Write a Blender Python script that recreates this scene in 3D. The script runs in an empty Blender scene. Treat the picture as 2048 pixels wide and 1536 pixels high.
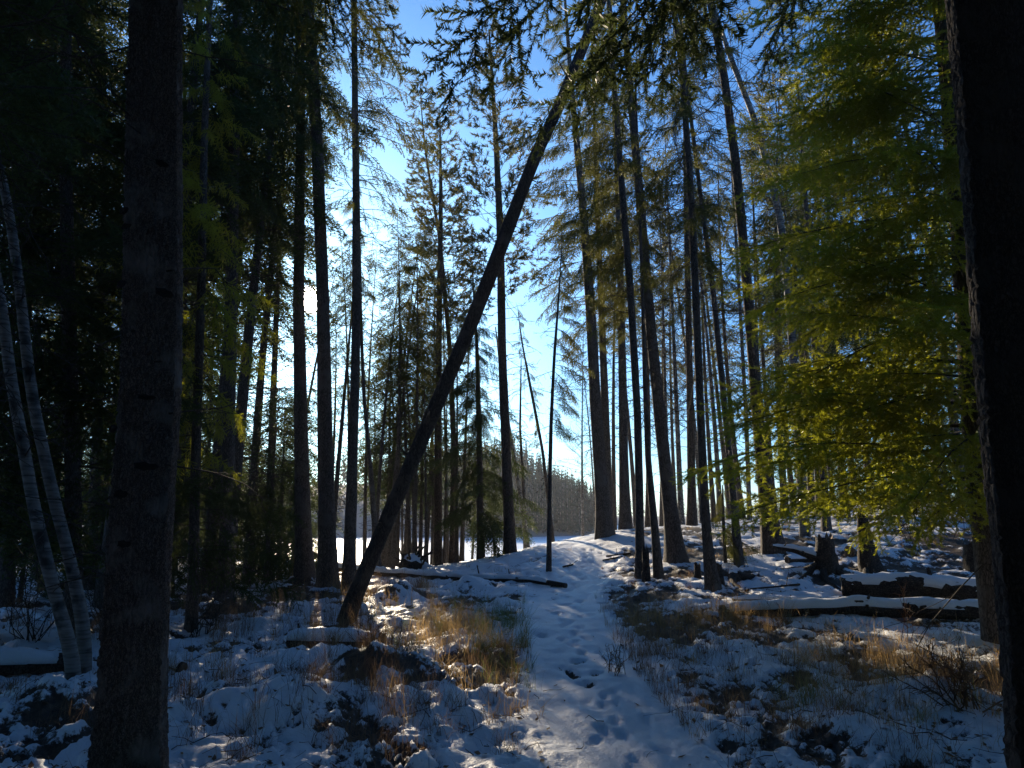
import bpy, math
import numpy as np
from mathutils import Vector, Matrix

scene = bpy.context.scene
col = scene.collection
R = math.radians

# ------------------------------------------------------------------ camera, sky, sun, exposure
FPX = 1450.0                       # focal length in pixels of the 2048 px wide photograph
HORIZON = 1035.0
PITCH = math.atan((HORIZON - 768.0) / FPX)
EYE = 1.6
cam_d = bpy.data.cameras.new("camera")
cam = bpy.data.objects.new("camera", cam_d)
col.objects.link(cam)
cam.location = (0, 0, EYE)
cam.rotation_euler = (math.pi / 2 + PITCH, 0, 0)
cam_d.sensor_width = 36.0
cam_d.lens = 36.0 * FPX / 2048.0
cam_d.clip_start = 0.05
cam_d.clip_end = 6000
scene.camera = cam

SUN_AZ = R(-16.15)                 # from the view direction, towards the left
SUN_EL = R(16.4)
SUN_DIR = Vector((math.sin(SUN_AZ) * math.cos(SUN_EL), math.cos(SUN_AZ) * math.cos(SUN_EL), math.sin(SUN_EL)))

world = bpy.data.worlds.new("World")
scene.world = world
world.use_nodes = True
wn = world.node_tree.nodes
wl = world.node_tree.links
wn.clear()
w_out = wn.new("ShaderNodeOutputWorld")
w_bg = wn.new("ShaderNodeBackground")
w_sky = wn.new("ShaderNodeTexSky")
w_sky.sky_type = 'NISHITA'
w_sky.sun_disc = False
w_sky.sun_elevation = SUN_EL
w_sky.sun_rotation = SUN_AZ
w_sky.air_density = 1.0
w_sky.dust_density = 0.85
w_sky.ozone_density = 4.0
w_bg.inputs['Strength'].default_value = 0.09
w_tint = wn.new("ShaderNodeMixRGB"); w_tint.blend_type = 'MULTIPLY'; w_tint.inputs[0].default_value = 1.0
w_tint.inputs[2].default_value = (0.53, 0.94, 1.30, 1)          # the photograph's cool white balance, the same all over the sky
wl.new(w_sky.outputs[0], w_tint.inputs[1])
wl.new(w_tint.outputs[0], w_bg.inputs[0])
# the sun's own disc in the sky (the lamp below gives its light)
w_geo = wn.new("ShaderNodeNewGeometry")
w_dot = wn.new("ShaderNodeVectorMath"); w_dot.operation = 'DOT_PRODUCT'
w_dot.inputs[1].default_value = tuple(-SUN_DIR)
wl.new(w_geo.outputs['Incoming'], w_dot.inputs[0])
w_map = wn.new("ShaderNodeMapRange"); w_map.interpolation_type = 'SMOOTHSTEP'
w_map.inputs['From Min'].default_value = math.cos(R(1.15))
w_map.inputs['From Max'].default_value = math.cos(R(0.35))
wl.new(w_dot.outputs['Value'], w_map.inputs['Value'])
w_bg2 = wn.new("ShaderNodeBackground")
w_bg2.inputs['Color'].default_value = (1.0, 0.95, 0.85, 1)
w_mul = wn.new("ShaderNodeMath"); w_mul.operation = 'MULTIPLY'; w_mul.inputs[1].default_value = 40.0
wl.new(w_map.outputs[0], w_mul.inputs[0])
wl.new(w_mul.outputs[0], w_bg2.inputs['Strength'])
w_add = wn.new("ShaderNodeAddShader")
wl.new(w_bg.outputs[0], w_add.inputs[0]); wl.new(w_bg2.outputs[0], w_add.inputs[1])
wl.new(w_add.outputs[0], w_out.inputs['Surface'])

sun_d = bpy.data.lights.new("sun", 'SUN')
sun_d.energy = 5.0
sun_d.angle = R(0.5)
sun_d.color = (1.0, 0.83, 0.60)
sun = bpy.data.objects.new("sun", sun_d)
col.objects.link(sun)
sun.rotation_euler = SUN_DIR.to_track_quat('Z', 'Y').to_euler()
sun.location = (0, 0, 60)

scene.view_settings.view_transform = 'Standard'
scene.view_settings.look = 'None'
scene.view_settings.exposure = 0.85
scene.view_settings.gamma = 1.0
scene.view_settings.use_curve_mapping = False
scene.cycles.max_bounces = 8
scene.cycles.diffuse_bounces = 4
scene.cycles.transparent_max_bounces = 8
scene.cycles.use_denoising = True

# ------------------------------------------------------------------ small helpers
rng = np.random.default_rng(7)
CP, SP = math.cos(PITCH), math.sin(PITCH)

def pt(px, py, Y):
    """the point of the plane at distance Y that the photograph shows at pixel (px, py)"""
    dx, dy = (px - 1024.0) / FPX, (768.0 - py) / FPX
    t = Y / (CP - dy * SP)
    return np.array((dx * t, Y, EYE + t * (SP + dy * CP)))

def smooth(a, b, x):
    t = np.clip((x - a) / (b - a), 0, 1)
    return t * t * (3 - 2 * t)

def _hash(ix, iy, seed):
    h = (ix.astype(np.int64) * 374761393 + iy.astype(np.int64) * 668265263 + seed * 1274126177) & 0xFFFFFFFF
    h = ((h ^ (h >> 13)) * 1274126177) & 0xFFFFFFFF
    h = h ^ (h >> 16)
    return (h & 0xFFFFFF).astype(np.float64) / 0xFFFFFF

def vnoise(x, y, seed=0):
    ix, iy = np.floor(x), np.floor(y)
    fx, fy = x - ix, y - iy
    ux, uy = fx * fx * fx * (fx * (fx * 6 - 15) + 10), fy * fy * fy * (fy * (fy * 6 - 15) + 10)
    a, b = _hash(ix, iy, seed), _hash(ix + 1, iy, seed)
    c, d = _hash(ix, iy + 1, seed), _hash(ix + 1, iy + 1, seed)
    return (a + (b - a) * ux) * (1 - uy) + (c + (d - c) * ux) * uy

def fbm(x, y, oct=4, seed=0, gain=0.5):
    s, a, tot = 0, 1.0, 0
    ca, sa = math.cos(0.6), math.sin(0.6)
    for k in range(oct):
        s = s + a * vnoise(x, y, seed + 17 * k)
        tot += a; a *= gain
        x, y = (x * ca - y * sa) * 2.03 + 3.1, (x * sa + y * ca) * 2.03 + 1.7
    return s / tot

def mesh_from(name, V, faces, smooth_shade=True):
    """faces: list of (k-gon index arrays of shape (n, k))"""
    me = bpy.data.meshes.new(name)
    V = np.ascontiguousarray(V, dtype=np.float32)
    me.vertices.add(len(V))
    me.vertices.foreach_set("co", V.ravel())
    faces = [np.asarray(f) for f in faces if len(f)]
    tot = np.concatenate([np.full(len(f), f.shape[1], dtype=np.int32) for f in faces])
    idx = np.concatenate([f.ravel() for f in faces]).astype(np.int32)
    me.loops.add(len(idx))
    me.loops.foreach_set("vertex_index", idx)
    me.polygons.add(len(tot))
    me.polygons.foreach_set("loop_start", np.concatenate(([0], np.cumsum(tot)[:-1])).astype(np.int32))
    me.polygons.foreach_set("loop_total", tot)
    if smooth_shade:
        me.polygons.foreach_set("use_smooth", np.ones(len(tot), dtype=bool))
    me.update(calc_edges=True)
    return me

class Geo:
    """collects vertices, triangles and quads for ONE mesh"""
    def __init__(self):
        self.V, self.T, self.Q, self.n = [], [], [], 0
    def add(self, V, T=None, Q=None):
        V = np.asarray(V).reshape(-1, 3)
        if T is not None and len(T): self.T.append(np.asarray(T) + self.n)
        if Q is not None and len(Q): self.Q.append(np.asarray(Q) + self.n)
        self.V.append(V); self.n += len(V)
    def tubes(self, P, rad, k=5, cap=False):
        """P (B, n, 3) polylines, rad (B, n) radii"""
        P = np.asarray(P, dtype=float); rad = np.asarray(rad, dtype=float)
        if P.ndim == 2: P, rad = P[None], rad[None]
        B, n, _ = P.shape
        if B == 0: return
        t = np.gradient(P, axis=1)
        t /= np.linalg.norm(t, axis=2, keepdims=True) + 1e-9
        ref = np.where(np.abs(t[:, :1, 2:3]) > 0.8, np.array([1.0, 0, 0]), np.array([0, 0, 1.0]))
        u = np.cross(t, np.broadcast_to(ref, t.shape)); u /= np.linalg.norm(u, axis=2, keepdims=True) + 1e-9
        v = np.cross(t, u)
        a = np.arange(k) * 2 * math.pi / k
        ring = P[:, :, None, :] + rad[:, :, None, None] * (np.cos(a)[None, None, :, None] * u[:, :, None, :] + np.sin(a)[None, None, :, None] * v[:, :, None, :])
        j, i = np.meshgrid(np.arange(n - 1), np.arange(k), indexing='ij')
        q = np.stack((j * k + i, j * k + (i + 1) % k, (j + 1) * k + (i + 1) % k, (j + 1) * k + i), -1).reshape(-1, 4)
        Q = (q[None] + (np.arange(B) * n * k)[:, None, None]).reshape(-1, 4)
        self.add(ring.reshape(-1, 3), Q=Q)
        if cap:
            for b in range(B):
                for e, s in ((0, 1), (n - 1, -1)):
                    r = ring[b, e]; c = P[b, e]
                    self.add(np.vstack((r, c)), T=[(((m + 1) % k, m, k) if s > 0 else (m, (m + 1) % k, k)) for m in range(k)])
    def stamp(self, tv, tt, M):
        """a template (verts tv, tris tt) at every 3x4 matrix of M"""
        if len(M) == 0: return
        M = np.asarray(M)
        W = np.einsum('bij,nj->bni', M[:, :, :3], tv) + M[:, None, :, 3]
        T = (tt[None] + (np.arange(len(M)) * len(tv))[:, None, None]).reshape(-1, 3)
        self.add(W.reshape(-1, 3), T=T)
    def empty(self): return self.n == 0
    def build(self, name, mat, parent=None, origin=(0, 0, 0), smooth_shade=True):
        V = np.concatenate(self.V) - np.asarray(origin)
        F = []
        if self.T: F.append(np.concatenate(self.T))
        if self.Q: F.append(np.concatenate(self.Q))
        me = mesh_from(name, V, F, smooth_shade)
        me.materials.append(mat)
        o = bpy.data.objects.new(name, me)
        col.objects.link(o)
        if parent is not None: o.parent = parent
        return o

def tag(o, label=None, cat=None, group=None, kind=None):
    if label: o['label'] = label
    if cat: o['category'] = cat
    if group: o['group'] = group
    if kind: o['kind'] = kind
    return o

def thing(name, label, cat, loc, group=None):
    o = bpy.data.objects.new(name, None)
    col.objects.link(o)
    o.empty_display_size = 0.2
    o.location = loc
    return tag(o, label, cat, group)

def copy_tree(o, loc, rz=0.0, sc=1.0, label=None, tilt=(0, 0)):
    c = o.copy(); col.objects.link(c)
    c.location = loc; c.rotation_euler = (tilt[0], tilt[1], rz); c.scale = (sc, sc, sc)
    if label: c['label'] = label
    for ch in list(o.children):
        d = ch.copy(); col.objects.link(d); d.parent = c
    return c

# ------------------------------------------------------------------ materials
def new_mat(name):
    m = bpy.data.materials.new(name); m.use_nodes = True
    nt = m.node_tree
    return m, nt.nodes, nt.links, nt.nodes['Principled BSDF']

def node(nodes, t, **kw):
    n = nodes.new(t)
    for k, v in kw.items(): setattr(n, k, v)
    return n

def ramp(nodes, stops):
    r = nodes.new("ShaderNodeValToRGB")
    els = r.color_ramp.elements
    while len(els) < len(stops): els.new(0.5)
    for e, (p, c) in zip(els, stops):
        e.position = p; e.color = (*c, 1)
    return r

def bark_mat(name, dark, light, sx=26.0, zs=0.28, bump=0.012, lichen=None):
    m, N, L, B = new_mat(name)
    tc = node(N, "ShaderNodeTexCoord")
    mp = node(N, "ShaderNodeMapping"); mp.inputs['Scale'].default_value = (1, 1, zs)
    L.new(tc.outputs['Object'], mp.inputs['Vector'])
    nz = node(N, "ShaderNodeTexNoise"); nz.inputs['Scale'].default_value = sx * 0.5; nz.inputs['Detail'].default_value = 6
    L.new(mp.outputs[0], nz.inputs['Vector'])
    mixv = node(N, "ShaderNodeMixRGB"); mixv.inputs[0].default_value = 0.06
    L.new(mp.outputs[0], mixv.inputs[1]); L.new(nz.outputs['Color'], mixv.inputs[2])
    vo = node(N, "ShaderNodeTexVoronoi", feature='DISTANCE_TO_EDGE'); vo.inputs['Scale'].default_value = sx
    L.new(mixv.outputs[0], vo.inputs['Vector'])
    mr = node(N, "ShaderNodeMapRange"); mr.inputs['From Max'].default_value = 0.22
    L.new(vo.outputs['Distance'], mr.inputs['Value'])
    mul = node(N, "ShaderNodeMath", operation='MULTIPLY')
    L.new(mr.outputs[0], mul.inputs[0]); L.new(nz.outputs['Fac'], mul.inputs[1])
    cr = ramp(N, [(0.05, dark), (0.6, light)])
    L.new(mul.outputs[0], cr.inputs[0])
    colr = cr.outputs[0]
    if lichen:
        n2 = node(N, "ShaderNodeTexNoise"); n2.inputs['Scale'].default_value = 3.5; n2.inputs['Detail'].default_value = 8
        L.new(tc.outputs['Object'], n2.inputs['Vector'])
        r2 = ramp(N, [(0.52, (0, 0, 0)), (0.66, (1, 1, 1))])
        L.new(n2.outputs['Fac'], r2.inputs[0])
        mx = node(N, "ShaderNodeMixRGB"); mx.inputs[2].default_value = (*lichen, 1)
        L.new(r2.outputs[0], mx.inputs[0]); L.new(colr, mx.inputs[1])
        colr = mx.outputs[0]
    L.new(colr, B.inputs['Base Color'])
    B.inputs['Roughness'].default_value = 0.85
    B.inputs['Specular IOR Level'].default_value = 0.25
    bp = node(N, "ShaderNodeBump"); bp.inputs['Distance'].default_value = bump; bp.inputs['Strength'].default_value = 1.0
    L.new(mul.outputs[0], bp.inputs['Height']); L.new(bp.outputs[0], B.inputs['Normal'])
    return m

def leaf_mat(name, c1, c2, transl, gloss=0.35, spec=0.4, thin=0.5):
    m, N, L, B = new_mat(name)
    g = node(N, "ShaderNodeNewGeometry")
    tc = node(N, "ShaderNodeTexCoord")
    nz = node(N, "ShaderNodeTexNoise"); nz.inputs['Scale'].default_value = 1.7; nz.inputs['Detail'].default_value = 3
    L.new(tc.outputs['Object'], nz.inputs['Vector'])
    ad = node(N, "ShaderNodeMath", operation='MULTIPLY_ADD'); ad.inputs[1].default_value = 0.4
    L.new(g.outputs['Random Per Island'], ad.inputs[0]); L.new(nz.outputs['Fac'], ad.inputs[2])
    cr = ramp(N, [(0.35, c1), (0.95, c2)])
    L.new(ad.outputs[0], cr.inputs[0])
    L.new(cr.outputs[0], B.inputs['Base Color'])
    B.inputs['Roughness'].default_value = gloss
    B.inputs['Specular IOR Level'].default_value = spec
    tr = node(N, "ShaderNodeBsdfTranslucent")
    tr.inputs['Color'].default_value = (*transl, 1)
    mx = node(N, "ShaderNodeMixShader"); mx.inputs[0].default_value = thin
    L.new(B.outputs[0], mx.inputs[1]); L.new(tr.outputs[0], mx.inputs[2])
    out = [n for n in N if n.type == 'OUTPUT_MATERIAL'][0]
    L.new(mx.outputs[0], out.inputs['Surface'])
    return m

def snow_nodes(N, L, tc):
    pass

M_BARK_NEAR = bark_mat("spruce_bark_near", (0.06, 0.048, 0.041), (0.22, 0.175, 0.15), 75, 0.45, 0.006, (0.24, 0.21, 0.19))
M_BARK_SHADED = bark_mat("shaded_spruce_bark", (0.028, 0.024, 0.021), (0.085, 0.072, 0.064), 70, 0.4, 0.006, (0.07, 0.062, 0.056))  # near spruce bark with deep shade put into its colour
M_BARK = bark_mat("spruce_bark", (0.04, 0.033, 0.028), (0.17, 0.138, 0.118), 46, 0.3, 0.012, (0.12, 0.105, 0.092))
M_PINE_BARK = bark_mat("pine_bark", (0.035, 0.026, 0.02), (0.15, 0.11, 0.085), 40, 0.25, 0.014)
M_GREY_BARK = bark_mat("aspen_bark", (0.05, 0.045, 0.04), (0.24, 0.22, 0.2), 14, 0.8, 0.01, (0.3, 0.28, 0.25))
M_DEAD = bark_mat("dead_wood", (0.025, 0.02, 0.017), (0.085, 0.068, 0.056), 50, 0.2, 0.01, (0.085, 0.07, 0.06))
M_TWIG = bark_mat("twig", (0.03, 0.024, 0.02), (0.09, 0.075, 0.062), 60, 0.3, 0.002)
M_NEEDLE_SUNLIT = leaf_mat("sunlit_spruce_needles", (0.024, 0.038, 0.010), (0.075, 0.085, 0.018), (0.66, 0.665, 0.045), 0.3, 0.5, 0.5)  # sunlight put into the colour: lets far more light through than the other needles
M_NEEDLE_MID = leaf_mat("mid_spruce_needles", (0.03, 0.05, 0.016), (0.07, 0.095, 0.022), (0.17, 0.165, 0.035), 0.5, 0.2)  # same needles, toned between the sunlit and the shaded copy
M_NEEDLE_SHADED = leaf_mat("shaded_spruce_needles", (0.022, 0.04, 0.018), (0.045, 0.066, 0.024), (0.10, 0.125, 0.035), 0.5, 0.2)  # same needles again, with shade put into the colour
M_PINE = leaf_mat("pine_needles", (0.03, 0.045, 0.02), (0.07, 0.075, 0.028), (0.17, 0.15, 0.045), 0.5, 0.2)
M_FAR = leaf_mat("far_forest_needles", (0.02, 0.034, 0.022), (0.04, 0.058, 0.034), (0.04, 0.06, 0.035), 0.7, 0.1, 0.12)
M_STRAW = leaf_mat("dry_grass", (0.16, 0.10, 0.045), (0.34, 0.23, 0.11), (0.5, 0.33, 0.14), 0.6)
M_GREEN = leaf_mat("green_grass", (0.05, 0.07, 0.02), (0.12, 0.14, 0.05), (0.2, 0.25, 0.06), 0.5)
M_STEM = leaf_mat("brown_stems", (0.075, 0.047, 0.028), (0.2, 0.13, 0.08), (0.22, 0.14, 0.08), 0.7)

def birch_mat():
    m, N, L, B = new_mat("birch_bark")
    tc = node(N, "ShaderNodeTexCoord")
    mp = node(N, "ShaderNodeMapping"); mp.inputs['Scale'].default_value = (1.2, 1.2, 9)
    L.new(tc.outputs['Object'], mp.inputs['Vector'])
    nz = node(N, "ShaderNodeTexNoise"); nz.inputs['Scale'].default_value = 4; nz.inputs['Detail'].default_value = 6
    L.new(mp.outputs[0], nz.inputs['Vector'])
    r1 = ramp(N, [(0.34, (0.05, 0.045, 0.04)), (0.5, (0.17, 0.155, 0.14)), (0.8, (0.28, 0.26, 0.24))])
    L.new(nz.outputs['Fac'], r1.inputs[0])
    n2 = node(N, "ShaderNodeTexNoise"); n2.inputs['Scale'].default_value = 3.2; n2.inputs['Detail'].default_value = 7
    L.new(tc.outputs['Object'], n2.inputs['Vector'])
    r2 = ramp(N, [(0.54, (0, 0, 0)), (0.63, (1, 1, 1))])
    L.new(n2.outputs['Fac'], r2.inputs[0])
    mx = node(N, "ShaderNodeMixRGB"); mx.inputs[2].default_value = (0.02, 0.018, 0.016, 1)
    L.new(r2.outputs[0], mx.inputs[0]); L.new(r1.outputs[0], mx.inputs[1])
    L.new(mx.outputs[0], B.inputs['Base Color'])
    B.inputs['Roughness'].default_value = 0.7
    bp = node(N, "ShaderNodeBump"); bp.inputs['Distance'].default_value = 0.006
    L.new(nz.outputs['Fac'], bp.inputs['Height']); L.new(bp.outputs[0], B.inputs['Normal'])
    return m
M_BIRCH = birch_mat()

def snow_mat(name, cover_attr=False):
    m, N, L, B = new_mat(name)
    tc = node(N, "ShaderNodeTexCoord")
    nz = node(N, "ShaderNodeTexNoise"); nz.inputs['Scale'].default_value = 45; nz.inputs['Detail'].default_value = 6
    L.new(tc.outputs['Object'], nz.inputs['Vector'])
    bp = node(N, "ShaderNodeBump"); bp.inputs['Distance'].default_value = 0.012; bp.inputs['Strength'].default_value = 0.8
    L.new(nz.outputs['Fac'], bp.inputs['Height']); L.new(bp.outputs[0], B.inputs['Normal'])
    B.inputs['Roughness'].default_value = 0.55
    B.inputs['Specular IOR Level'].default_value = 0.3
    white = (0.74, 0.76, 0.79)
    if not cover_attr:
        B.inputs['Base Color'].default_value = (*white, 1)
        return m
    at = node(N, "ShaderNodeAttribute", attribute_name="snow_cover")
    n2 = node(N, "ShaderNodeTexNoise"); n2.inputs['Scale'].default_value = 26; n2.inputs['Detail'].default_value = 8; n2.inputs['Roughness'].default_value = 0.7
    L.new(tc.outputs['Object'], n2.inputs['Vector'])
    ma = node(N, "ShaderNodeMath", operation='MULTIPLY_ADD'); ma.inputs[1].default_value = 0.9
    L.new(n2.outputs['Fac'], ma.inputs[0]); L.new(at.outputs['Fac'], ma.inputs[2])
    mr = node(N, "ShaderNodeMapRange", interpolation_type='SMOOTHSTEP')
    mr.inputs['From Min'].default_value = 0.86; mr.inputs['From Max'].default_value = 1.02
    L.new(ma.outputs[0], mr.inputs['Value'])
    n3 = node(N, "ShaderNodeTexNoise"); n3.inputs['Scale'].default_value = 18; n3.inputs['Detail'].default_value = 8
    L.new(tc.outputs['Object'], n3.inputs['Vector'])
    soil = ramp(N, [(0.3, (0.022, 0.016, 0.011)), (0.55, (0.06, 0.042, 0.027)), (0.75, (0.12, 0.085, 0.05))])
    L.new(n3.outputs['Fac'], soil.inputs[0])
    mx = node(N, "ShaderNodeMixRGB"); mx.inputs[2].default_value = (*white, 1)
    L.new(mr.outputs[0], mx.inputs[0]); L.new(soil.outputs[0], mx.inputs[1])
    L.new(mx.outputs[0], B.inputs['Base Color'])
    return m
M_GROUND = snow_mat("snowy_forest_floor", True)
M_SNOW = snow_mat("snow")

# ------------------------------------------------------------------ terrain
LAKE_Z = -1.4
CTRL = np.array([
    (0, -8, 0), (-8, -6, 0), (8, -6, 0.1), (0, 0, 0), (-3, 5, 0), (1, 5, 0), (4, 5, 0.05), (-4.5, 8.3, 0.0), (-8, 8, 0.0),
    (0.8, 9, 0.13), (-2.3, 11, 0.1), (3.0, 10.5, 0.3), (7.2, 10.5, 0.3), (6, 7, 0.1), (9, 9, 0.3),
    (1.2, 14, 0.4), (3.3, 12, 0.4), (2.4, 13.5, 0.48), (3.4, 15, 0.66), (5.4, 15, 0.86), (4.4, 14, 0.66), (6.5, 12.6, 0.45), (9, 12.5, 0.55),
    (2.35, 19, 1.18), (3.1, 20, 1.26), (5.2, 21, 1.37), (0.0, 20, 0.64), (0.8, 15.5, 0.46), (1.0, 14, 0.33), (-3, 18, 0.16), (-2.2, 22, 0.15),
    (0.2, 23, 0.55), (-6, 16, 0.05), (-11, 17, 0.05), (-10, 22, 0.3), (-16, 24, 0.4), (-7, 24, 0.1), (-4, 24, 0.05),
    (9.4, 22, 1.5), (13.3, 20, 1.95), (12, 26, 2.05), (11, 16, 1.15), (13, 14, 1.0), (3, 24, 1.05), (7, 26, 1.45), (18, 26, 2.2), (20, 14, 1.4),
    (-20, 10, 0.2), (-20, 0, 0.1), (16, 4, 0.5), (-16, 34, 0.4), (-26, 40, 0.6), (16, 34, 1.7), (26, 34, 2.2), (4, 30, 0.6), (-3, 28, -0.1),
], dtype=float)
def _tps_k(r2):
    return 0.5 * r2 * np.log(r2 + 1e-9)
_n = len(CTRL)
_A = np.zeros((_n + 3, _n + 3))
_d2 = ((CTRL[:, None, :2] - CTRL[None, :, :2]) ** 2).sum(-1)
_A[:_n, :_n] = _tps_k(_d2) + np.eye(_n) * 2.0
_A[:_n, _n] = 1; _A[:_n, _n + 1:] = CTRL[:, :2]; _A[_n:, :_n] = _A[:_n, _n:].T
_w = np.linalg.solve(_A, np.concatenate((CTRL[:, 2], np.zeros(3))))

def shore(x):
    return 25.0 + 3.2 * np.maximum(0, -11 - x) + 6.0 * smooth(0.5, 7, x) + 1.2 * np.sin(x * 0.55) * smooth(-12, -6, x)

def base_h(x, y):
    x, y = np.asarray(x, float), np.asarray(y, float)
    xs, ys = np.clip(x, -26, 26), np.clip(y, -10, 40)
    sh = np.broadcast(xs, ys).shape
    X, Yv = np.broadcast_to(xs, sh).ravel(), np.broadcast_to(ys, sh).ravel()
    out = np.full(X.shape, _w[_n]) + _w[_n + 1] * X + _w[_n + 2] * Yv
    for i in range(_n):
        out += _w[i] * _tps_k((X - CTRL[i, 0]) ** 2 + (Yv - CTRL[i, 1]) ** 2)
    out = out.reshape(sh)
    s = smooth(0, 1, (y - shore(x)) / 8.0)
    return out * (1 - s) + (-2.6) * s

def ground_at(px, py, dz=0.0):
    """where the ray of pixel (px, py) meets the ground"""
    Ys = np.linspace(3.0, 60, 3000)
    dx, dy = (px - 1024.0) / FPX, (768.0 - py) / FPX
    t = Ys / (CP - dy * SP)
    xs, zs = dx * t, EYE + t * (SP + dy * CP)
    below = zs <= base_h(xs, Ys) + dz
    k = int(np.argmax(below)) if below.any() else len(Ys) - 1
    return np.array((xs[k], Ys[k], float(base_h(xs[k], Ys[k]))))

PATH_PX = [(1330, 1640), (1275, 1536), (1215, 1430), (1165, 1340), (1135, 1265), (1125, 1215), (1135, 1175), (1160, 1130), (1185, 1095), (1190, 1075)]
PATH = np.array([ground_at(*p)[:2] for p in PATH_PX])
PATH = np.vstack(((1.1, -3), (1.1, 1.5), PATH))

def path_dist(x, y):
    d = np.full(np.shape(x), 1e9)
    for a, b in zip(PATH[:-1], PATH[1:]):
        ab = b - a
        t = np.clip(((x - a[0]) * ab[0] + (y - a[1]) * ab[1]) / (ab @ ab), 0, 1)
        d = np.minimum(d, np.hypot(x - a[0] - t * ab[0], y - a[1] - t * ab[1]))
    return d

# footprints along the path
seg = np.linalg.norm(np.diff(PATH, axis=0), axis=1)
cum = np.concatenate(([0], np.cumsum(seg)))
FOOT = []
_r = np.random.default_rng(3)
for lane, stride in ((-0.12, 0.38), (0.10, 0.46), (0.02, 0.8)):
    s = 0.2
    k = 0
    while s < cum[-1]:
        p = np.array((np.interp(s, cum, PATH[:, 0]), np.interp(s, cum, PATH[:, 1])))
        q = np.array((np.interp(s + 0.1, cum, PATH[:, 0]), np.interp(s + 0.1, cum, PATH[:, 1])))
        d = (q - p) / (np.linalg.norm(q - p) + 1e-9)
        nrm = np.array((-d[1], d[0]))
        off = lane + (0.09 if k % 2 else -0.09) + _r.normal(0, 0.05)
        a = math.atan2(d[1], d[0]) + _r.normal(0, 0.2)
        FOOT.append((*(p + nrm * off), a, _r.uniform(0.7, 1.1)))
        s += stride * _r.uniform(0.8, 1.25); k += 1

LUMPS = [  # snow-covered hummocks: pixel, radius, height
    (760, 1375, 0.75, 0.30), (560, 1450, 0.8, 0.22), (430, 1420, 0.6, 0.15), (640, 1330, 0.6, 0.16), (935, 1180, 0.5, 0.22), (790, 1200, 0.6, 0.28),
    (90, 1420, 0.7, 0.2), (830, 1140, 0.5, 0.35), (600, 1180, 0.9, 0.25), (480, 1220, 0.7, 0.2), (1850, 1400, 0.6, 0.15), (1700, 1480, 0.5, 0.15), (900, 1400, 0.35, 0.1),
    (1560, 1110, 0.7, 0.12), (1425, 1175, 0.35, 0.08), (1650, 1160, 0.8, 0.15)]
LUMPS = [(*ground_at(a, b)[:2], r, h) for a, b, r, h in LUMPS]

def zones(x, y):
    pd = path_dist(x, y)
    wob = 0.25 * (vnoise(x * 1.3, y * 1.3, 91) - 0.5)
    path = 1 - smooth(0.42, 0.85, pd + wob)
    pxx = np.interp(np.clip(y, -3, 22), PATH[:, 1], PATH[:, 0])
    left = smooth(0.4, 1.4, pxx - x)
    return pd, path, left

def detail(x, y):
    """snow relief and how thick the snow lies"""
    pd, path, left = zones(x, y)
    far = smooth(16, 26, y)
    rug = (1 - path) * (1 - 0.75 * far)
    a = fbm(x * 1.9, y * 1.9, 3, 5)
    b = fbm(x * 5.5, y * 5.5, 4, 31)
    c = fbm(x * 17, y * 17, 3, 57)
    bill = 1 - np.abs(2 * fbm(x * 2.6 + 9, y * 2.6, 3, 77) - 1)     # rounded tussocks with sharp gaps
    amp = 0.10 + 0.10 * left * (1 - smooth(9, 16, y))
    e = fbm(x * 38, y * 38, 2, 91) * (1 - smooth(9, 16, y))
    z = rug * (amp * (a - 0.5) * 1.2 + (0.035 + 0.06 * left) * (b - 0.5) + (0.032 + 0.015 * left) * (c - 0.5) + 0.012 * (e - 0.5))
    z = z + path * (0.05 * (a - 0.5) + 0.02 * (b - 0.5) + 0.02 * (c - 0.5) + 0.008 * (e - 0.5) - 0.05)
    for lx, ly, r, h in LUMPS:
        z = z + h * np.exp(-((x - lx) ** 2 + (y - ly) ** 2) / (r * r * 0.5))
    m = fbm(x * 1.1 + 40, y * 1.1, 4, 131)
    right = (1 - left) * (1 - path)
    bank = smooth(11, 16, y) * smooth(1.5, 4, x)
    cov = 0.68 + 1.0 * (b - 0.5) + 0.9 * (c - 0.5) + 1.5 * (m - 0.5) + 0.75 * path - 0.10 * right + 0.02 * left - 0.08 * bank + 0.5 * smooth(14, 19, y) * (1 - bank)
    cov = cov - 0.25 * left * smooth(10.5, 12.5, y) * (1 - smooth(15, 18, y))
    edge = smooth(0.55, 0.85, pd) * (1 - smooth(1.3, 2.4, pd)) * (1 - smooth(12, 15, y))
    cov = cov - 0.10 * edge
    # footprints
    foot = np.zeros(np.shape(x))
    sel = np.where(pd.ravel() < 0.9)[0]
    if len(sel):
        xs, ys = x.ravel()[sel], y.ravel()[sel]
        acc = np.zeros(len(sel))
        for fx, fy, fa, fs in FOOT:
            near = np.where((np.abs(xs - fx) < 0.3) & (np.abs(ys - fy) < 0.3))[0]
            if len(near) == 0: continue
            u = (xs[near] - fx) * math.cos(fa) + (ys[near] - fy) * math.sin(fa)
            v = -(xs[near] - fx) * math.sin(fa) + (ys[near] - fy) * math.cos(fa)
            d = (u / 0.125) ** 2 + (v / 0.05) ** 2
            acc[near] = np.minimum(acc[near], -fs * np.exp(-d ** 2)) + 0.18 * np.exp(-(d - 1.7) ** 2 * 3)
        foot.ravel()[sel] = acc
    z = z + 0.036 * foot
    muddy = smooth(0.46, 0.60, fbm(x * 0.9 + 11, y * 0.9 + 3, 3, 171)) * (1 - smooth(8, 13, y))
    cov = cov + 0.16 * foot + np.minimum(foot, 0) * (0.30 + 0.9 * muddy)
    z = z + 0.045 * smooth(0.3, 0.7, cov) * (1 - far)
    return z, cov

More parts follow.
